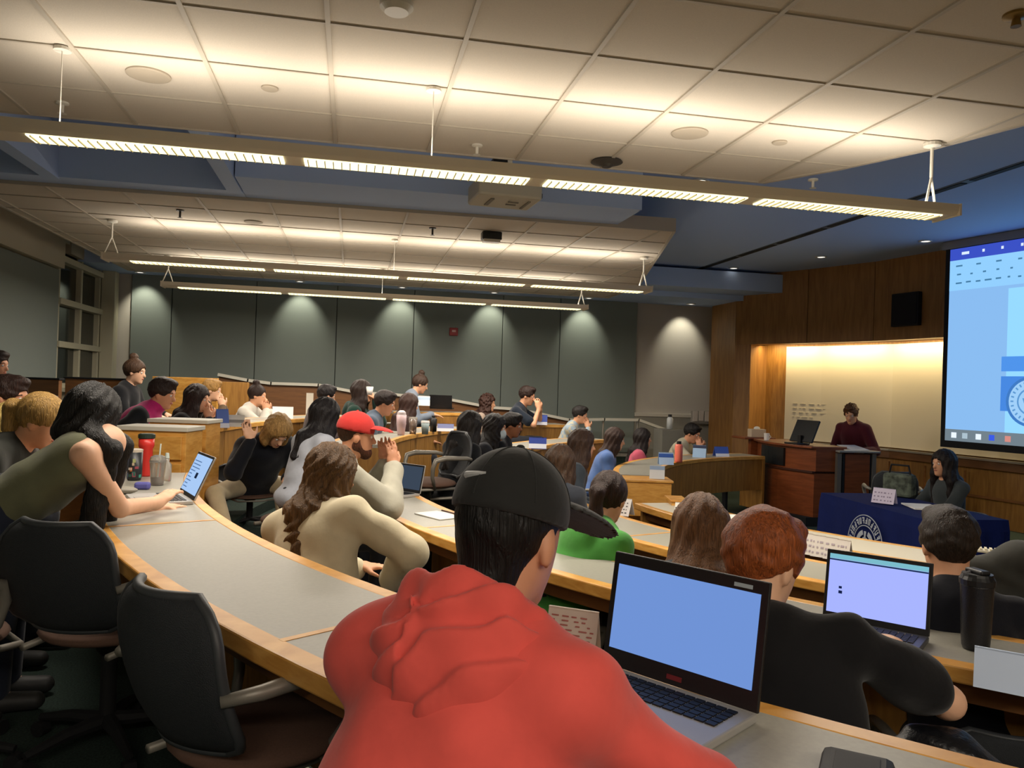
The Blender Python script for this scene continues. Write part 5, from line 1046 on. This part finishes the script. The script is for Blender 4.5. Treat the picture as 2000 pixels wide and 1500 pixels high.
bottle('white_cup', 'white cup held to the lips of the woman in dark green', 'cup', Vector((p.x, p.y)), p.z-.02, [(.03, 0), (.042, .09)], WHITE, [(.043, .09), (.04, .10)], WHITE)

# podium
PX0, PY0, PY1 = 5.93, 9.15, 10.65; ph = 1.03
t = thing('podium', 'cherry wood podium with curved front, black equipment bay and steel edged wing', 'podium', (PX0, (PY0+PY1)/2, 0))
n = 12; outer = [Vector((PX0-.16*math.sin(PI*k/n), PY0+(PY1-PY0)*k/n)) for k in range(n+1)]; inner = [Vector((PX0+.42, PY0+(PY1-PY0)*k/n)) for k in range(n+1)]
obj('body', MB().band(outer, inner, .12, .70), W_POD, t, world=True)
obj('upper_body', MB().band([o+Vector((.02, 0)) for o in outer], inner, .705, ph-.02), W_POD, t, world=True)
obj('moulding', MB().band([o-Vector((.03, 0)) for o in outer], inner, .69, .715), mat('dark cherry', '3c1c10', .4), t, world=True)
obj('plinth', MB().band([o-Vector((.10, 0)) for o in outer], inner, 0, .12), BLK2, t, world=True)
obj('top', MB().band([o-Vector((.05, 0)) for o in outer], [i+Vector((.05, 0)) for i in inner], ph-.02, ph+.01), W_POD, t, world=True, bevel=.005)
obj('equipment_bay', MB().band([outer[k]+Vector((-.01, 0)) for k in range(4, 10)], [outer[k]+Vector((.1, 0)) for k in range(4, 10)], .74, .98), mat('bay black', '14181c', .3), t, world=True)
obj('side_shelf', MB().box((PX0+.05, PY1+.18, ph+.01), (.5, .42, .03)), W_POD, t, world=True, bevel=.005)
obj('shelf_post', MB().box((PX0+.1, PY1+.05, ph/2), (.36, .08, ph)), W_POD, t, world=True)
obj('wing', MB().box((PX0+.60, PY0-.02, .66), (.36, .04, .58)), W_POD, t, world=True)
obj('wing_lower', MB().box((PX0+.60, PY0-.02, .20), (.36, .04, .32)), W_POD, t, world=True)
for x in (.33, .84): obj('steel_post', MB().box((PX0+x, PY0-.02, .48), (.06, .06, .96)), mat('post grey', '6f6a62', .4, .3), t, world=True)
obj('black_joint', MB().box((PX0+.41, PY0-.01, .5), (.05, .05, .9)), BLK2, t, world=True)
obj('black_joint', MB().box((PX0+.79, PY0-.01, .5), (.06, .05, .9)), BLK2, t, world=True)
obj('wing_top', MB().box((PX0+.60, PY0+.12, .985), (.60, .42, .025)), mat('steel grey top', '9a9790', .35, .3), t, world=True, bevel=.004)
p = PD(1572, 845, 10.6); t = thing('podium_monitor', 'black monitor tilted on the podium, seen from behind', 'monitor', (PX0+.05, p.y, ph+.011), rz=math.radians(100))
m_ = MB(); m_.box((0, 0, .19), (.42, .03, .32)); R = Matrix.Rotation(math.radians(24), 3, 'X'); m_.v = [R@v for v in m_.v]; obj('screen_back', m_, BLACK, t, bevel=.006); obj('stand', MB().box((0, .05, .01), (.25, .22, .02)).box((0, .0, .06), (.06, .04, .12)), BLACK, t, bevel=.004)
p = PD(1506, 850, 11.2); t = thing('tissue_box', 'pale box on the far end of the podium', 'box', (PX0+.06, PY1+.10, ph+.026)); obj('carton', MB().box((0, 0, .06), (.24, .12, .12)), mat('carton', 'c4b39c', .7), t, bevel=.006); obj('tissue', MB().ell((0, 0, .13), (.05, .03, .03)), WHITE, t, smooth=True)
t = thing('white_mug', 'white mug beside the podium monitor', 'mug', (PX0-.05, PY1-.38, ph+.011)); obj('mug_body', MB().lathe([(.035, 0), (.04, .10)]), WHITE, t, smooth=False); obj('handle', MB().tube([(.04, 0, .02), (.065, 0, .05), (.04, 0, .08)], .007, 8), WHITE, t)
t = thing('paper_stack', 'loose white papers under the arms of the person at the podium', 'papers', (PX0+.60, PY0+.12, .998), rz=.2); obj('sheet', MB().box((0, 0, .004), (.40, .28, .008)), WHITE, t); obj('raised_sheet', MB().box((.06, .02, .03), (.32, .24, .004), R=Matrix.Rotation(.18, 3, 'X')), mat('bluish paper', 'aab2c4', .6), t)

# table with the blue cloth
A = PZ(1604, 962, EYE-.92); B = PZ(1802, 1014, EYE-.92); Cc = PZ(1921, 1006, EYE-.92)
A, B, Cc = [Vector((v.x, v.y)) for v in (A, B, Cc)]; u = (B-A).normalized(); v_ = (Cc-B); v_ = (v_-u*v_.dot(u)).normalized()*.74; Dd = A+v_; Cc = B+v_; zt_b = EYE-.92
t = thing('folding_table', 'folding table hidden under the royal blue cloth at the front', 'table', ((A.x+Cc.x)/2, (A.y+Cc.y)/2, 0)); ctr = Vector(((A.x+Cc.x)/2, (A.y+Cc.y)/2))
ins = [p.lerp(ctr, .04) for p in (A, B, Cc, Dd)]; obj('tabletop', MB().prism(ins, zt_b-.035, zt_b-.006), CREAM, t, world=True)
for p in ins: q = p.lerp(ctr, .12); obj('leg', MB().tube([(q.x, q.y, 0), (q.x, q.y, zt_b-.035)], .015, 8), ALU, t, world=True)
cl = MB(); ring_ = []; per = []
cor = [A, B, Cc, Dd]
for i in range(4):
    a, b = cor[i], cor[(i+1) % 4]
    for k in range(24): per.append(a.lerp(b, k/24))
np_ = len(per); rows_ = 8
for j in range(rows_+1):
    z = zt_b if j == 0 else zt_b-(zt_b-.03)*j/rows_; fl_ = .0 if j == 0 else .012+.045*(j/rows_)
    for i, p in enumerate(per):
        o = (p-ctr).normalized(); wv = .022*(j/rows_)*math.sin(i*1.15)*(1 if (i % 24) not in (0, 23) else 2); q = p+o*(fl_+wv); cl.v.append(Vector((q.x, q.y, z)))
for j in range(rows_):
    for i in range(np_): cl.f.append((j*np_+i, j*np_+(i+1) % np_, (j+1)*np_+(i+1) % np_, (j+1)*np_+i))
cl.f.append(tuple(range(np_)))
BL = mat('royal blue cloth', '06164e', .9, noise=.08, nscale=8, spec=.2)
tc = thing('tablecloth', 'royal blue tablecloth with a pale round seal, draped over the front table', 'tablecloth', (ctr.x, ctr.y, .02))
o = obj('cloth', cl, BL, tc, world=True, smooth=False); sm = o.modifiers.new('Solidify', 'SOLIDIFY'); sm.thickness = .003; sm.offset = -1
# seal printed on the front drop
sc_ = ctr*0+A.lerp(B, .56); on = (u.yx*Vector((1, -1))); on = on if on.dot(sc_-ctr) > 0 else -on
def seal_pt(x, z, off=.062): q = sc_+u*x+on*(off); return Vector((q.x, q.y, z))
zc = zt_b-.34; INK = mat('seal grey', 'aab0ba', .7)
def arc(r0, r1, a0, a1, n=4):
    m_ = MB()
    for k in range(n):
        t0 = a0+(a1-a0)*k/n; t1 = a0+(a1-a0)*(k+1)/n
        m_.add([seal_pt(r*math.cos(q), zc+r*math.sin(q), .056+.03*(.34-r*math.sin(q))) for r, q in ((r0, t0), (r0, t1), (r1, t1), (r1, t0))]+[seal_pt(r*math.cos(q), zc+r*math.sin(q), .052+.03*(.34-r*math.sin(q))) for r, q in ((r0, t0), (r0, t1), (r1, t1), (r1, t0))], [(0, 1, 2, 3), (7, 6, 5, 4), (0, 4, 5, 1), (1, 5, 6, 2), (2, 6, 7, 3), (3, 7, 4, 0)])
    return m_
m_ = MB()
for q in (arc(.255, .262, 0, 2*PI, 60), arc(.165, .172, 0, 2*PI, 48)): m_.add(q.v, q.f)
obj('seal_rings', m_, INK, tc, world=True); tc.children[-1]['kind'] = 'stuff'
rr = random.Random(11); m_ = MB()
for k in range(30):
    a0 = 2*PI*k/30
    for (r0, r1, w0, w1) in ((.185, .24, 0, .045), (.185 if k % 2 else .228, .198 if k % 2 else .24, .045, .12), (.205, .218, .045, .10) if k % 3 else (.185, .24, .10, .135)):
        q = arc(r0, r1, a0+w0, a0+w1, 2); m_.add(q.v, q.f)
obj('seal_lettering', m_, INK, tc, world=True); tc.children[-1]['kind'] = 'stuff'
m_ = MB()
for (r0, r1, a0, a1) in ((.09, .13, .3, 1.2), (.09, .13, 1.9, 2.8), (.02, .12, 1.45, 1.7), (.09, .14, 3.3, 3.9), (.09, .14, 5.4, 6.1), (.03, .07, 0, 6.28)): q = arc(r0, r1, a0, a1, 10); m_.add(q.v, q.f)
obj('seal_emblem', m_, INK, tc, world=True); tc.children[-1]['kind'] = 'stuff'
p = PZ(1745, 972, zt_b); t = thing('handbag', 'patterned dark green and white bag standing on the blue tablecloth', 'bag', (p.x+.1, p.y+.05, zt_b+.004), rz=math.radians(-60))
obj('bag_body', MB().box((0, 0, .11), (.28, .13, .22)), mat('bag pattern', '4c5448', .8, noise=.9, nscale=16), t, bevel=.03); obj('strap', MB().tube([(-.1, 0, .2), (-.08, 0, .30), (.08, 0, .30), (.1, 0, .2)], .01, 8), BLK2, t)
p = PZ(1792, 992, zt_b); t = thing('paper_stack', 'white papers on the blue tablecloth before the seated woman', 'papers', (p.x+.05, p.y, zt_b+.004), rz=math.radians(70)); obj('sheet', MB().box((0, 0, .006), (.34, .24, .012)), WHITE, t)
# red hoodie man's cap mark
I = hd_
def capP(az, el, k=1.0): return I['Hc']+I['hu']*.010+(I['hfw']*math.cos(az)*.1125+I['hl']*math.sin(az)*.0915)*1.04*math.cos(el)*k+I['hu']*.1035*1.04*math.sin(el)*k
sw_ = []
for k in range(11):
    v = k/10; az = math.radians(160+26*v); el = math.radians(24+4*v); thk = .012*(1-v)**.7+.003
    c = capP(az, el, 1.0); sw_.append((c, thk))
cap_o = [o for o in I['body'].children if o.name.startswith('cap')][0]
# swoosh-like curved tick built from short tubes lying on the cloth
vs = [Vector(c-I['o']) for c, _ in sw_]; obj('cap_mark', MB().tube(vs, [max(.002, th*.45) for _, th in sw_], 8, flat=1), mat('cap mark grey', 'b0b0b0', .5), cap_o)
# jackets and a coat
def blob(name, label, cat, ops, m, h=.012, disp=None, org=None): o = smesh(name, ops, h, m, None, disp, org); o.location = org; return tag(o, label, cat)
p = np.array(PD(1858, 1470, 1.75)); puff = lambda X, Y, Z_: .007*np.sin(75*(Z_+.5*X))+0*Y
blob('puffer_jacket', 'shiny dark puffer jacket bundled at the lower right, below the red haired boy', 'jacket', [('e', p, (.07, .07, .06), np.eye(3), .04), ('e', p+V(.05, -.03, -.06), (.07, .06, .07), np.eye(3), .04), ('e', p+V(-.07, .03, -.02), (.06, .06, .06), np.eye(3), .04), ('e', p+V(.03, .0, -.16), (.12, .10, .12), np.eye(3), .04)], mat('puffer', '0a0c12', .42, bump=.5, bscale=40, spec=.5), .008, puff, p-V(0, 0, .28))
p = np.array(PD(1985, 1140, 3.3)); fold = lambda X, Y, Z_: .007*np.sin(34*X+14*Z_+3*np.sin(20*Z_))+0*Y
ya_ = math.radians(65); Rc = np.array([[math.cos(ya_), -math.sin(ya_), 0], [math.sin(ya_), math.cos(ya_), 0], [0, 0, 1]])
lt = Rc@V(0, 1, 0)
blob('draped_coat', 'dark grey coat draped over a seat back at the right edge, beyond the black tumbler', 'coat', [('c', p+lt*.17+V(0, 0, .04), p+V(0, 0, .11), .055, .06, .05), ('c', p-lt*.20+V(0, 0, .06), p+V(0, 0, .11), .055, .06, .05), ('e', p+V(0, 0, -.10), (.075, .24, .20), Rc, .06), ('e', p+V(0, 0, -.34), (.085, .27, .20), Rc, .06), ('c', p+lt*.20, p+lt*.27+V(.03, 0, -.33), .05, .045, .03)], cloth('3c3c38'), .011, fold, p-V(0, 0, .52))
mc('black chair under the dark grey draped coat at the right edge', p[0]+.22*math.cos(ya_), p[1]+.22*math.sin(ya_), ya_)
p = PD(1925, 1078, 3.9); t = thing('ribbed_pad', 'pale ribbed keyboard-like pad beside the short haired man in navy', 'pad', p, rz=math.radians(-40))
obj('pad_base', MB().box((0, 0, .006), (.16, .07, .012)), CREAM, t, bevel=.003)
for k in range(7): obj('rib', MB().box((-.066+.022*k, 0, .016), (.011, .062, .008)), mat('rib cream', 'd9cfae', .5), t)
p = PZ(20, 1128, .77); t = thing('grey_bag', 'light grey bag on the brown seat at the left edge', 'bag', (-1.50, 2.78, .78)); obj('bag_body', MB().ell((0, 0, .07), (.14, .11, .07), n=20), mat('bag grey', '77706a', .9, bump=.6, bscale=14), t, smooth=True); obj('paper', MB().box((.12, -.08, .01), (.18, .12, .01), .4), WHITE, t)
# more seats
p = PD(838, 925, 6.6); mc('empty dark chair before the far desk, between the red cap and the black coat', p.x, p.y, math.radians(200), EYE-1.27)
p = PD(1742, 915, 9.0); mc('empty black chair with grey arms beside the podium wing', p.x, p.y, math.radians(60), 0)
# chairs under the seated people
for (P, yaw, fz, lb, d) in SEATED:
    zs = max(.6, min(1.5, (P[2]-.115-fz)/.47)); ws = lb.split(',')[0].split()
    c = dup(chair0, (P[0]-.02*math.cos(math.radians(yaw)), P[1]-.02*math.sin(math.radians(yaw)), fz), math.radians(yaw), 'black swivel chair under the '+' '.join(ws[:10]), group='occupied swivel chairs'); c.scale = (1, 1, zs)
    if 'red cap and grey sweatshirt' in lb or 'light grey shirt' in lb:      # these two sit on backless stools
        c.name = 'swivel_stool'; c['label'] = c['label'].replace('swivel chair', 'backless swivel stool'); c['category'] = 'stool'; del c['group']
        for ch in list(c.children):
            if ch.name.split('.')[0] in ('backrest', 'back_frame', 'armrest'): bpy.data.objects.remove(ch, do_unlink=True)
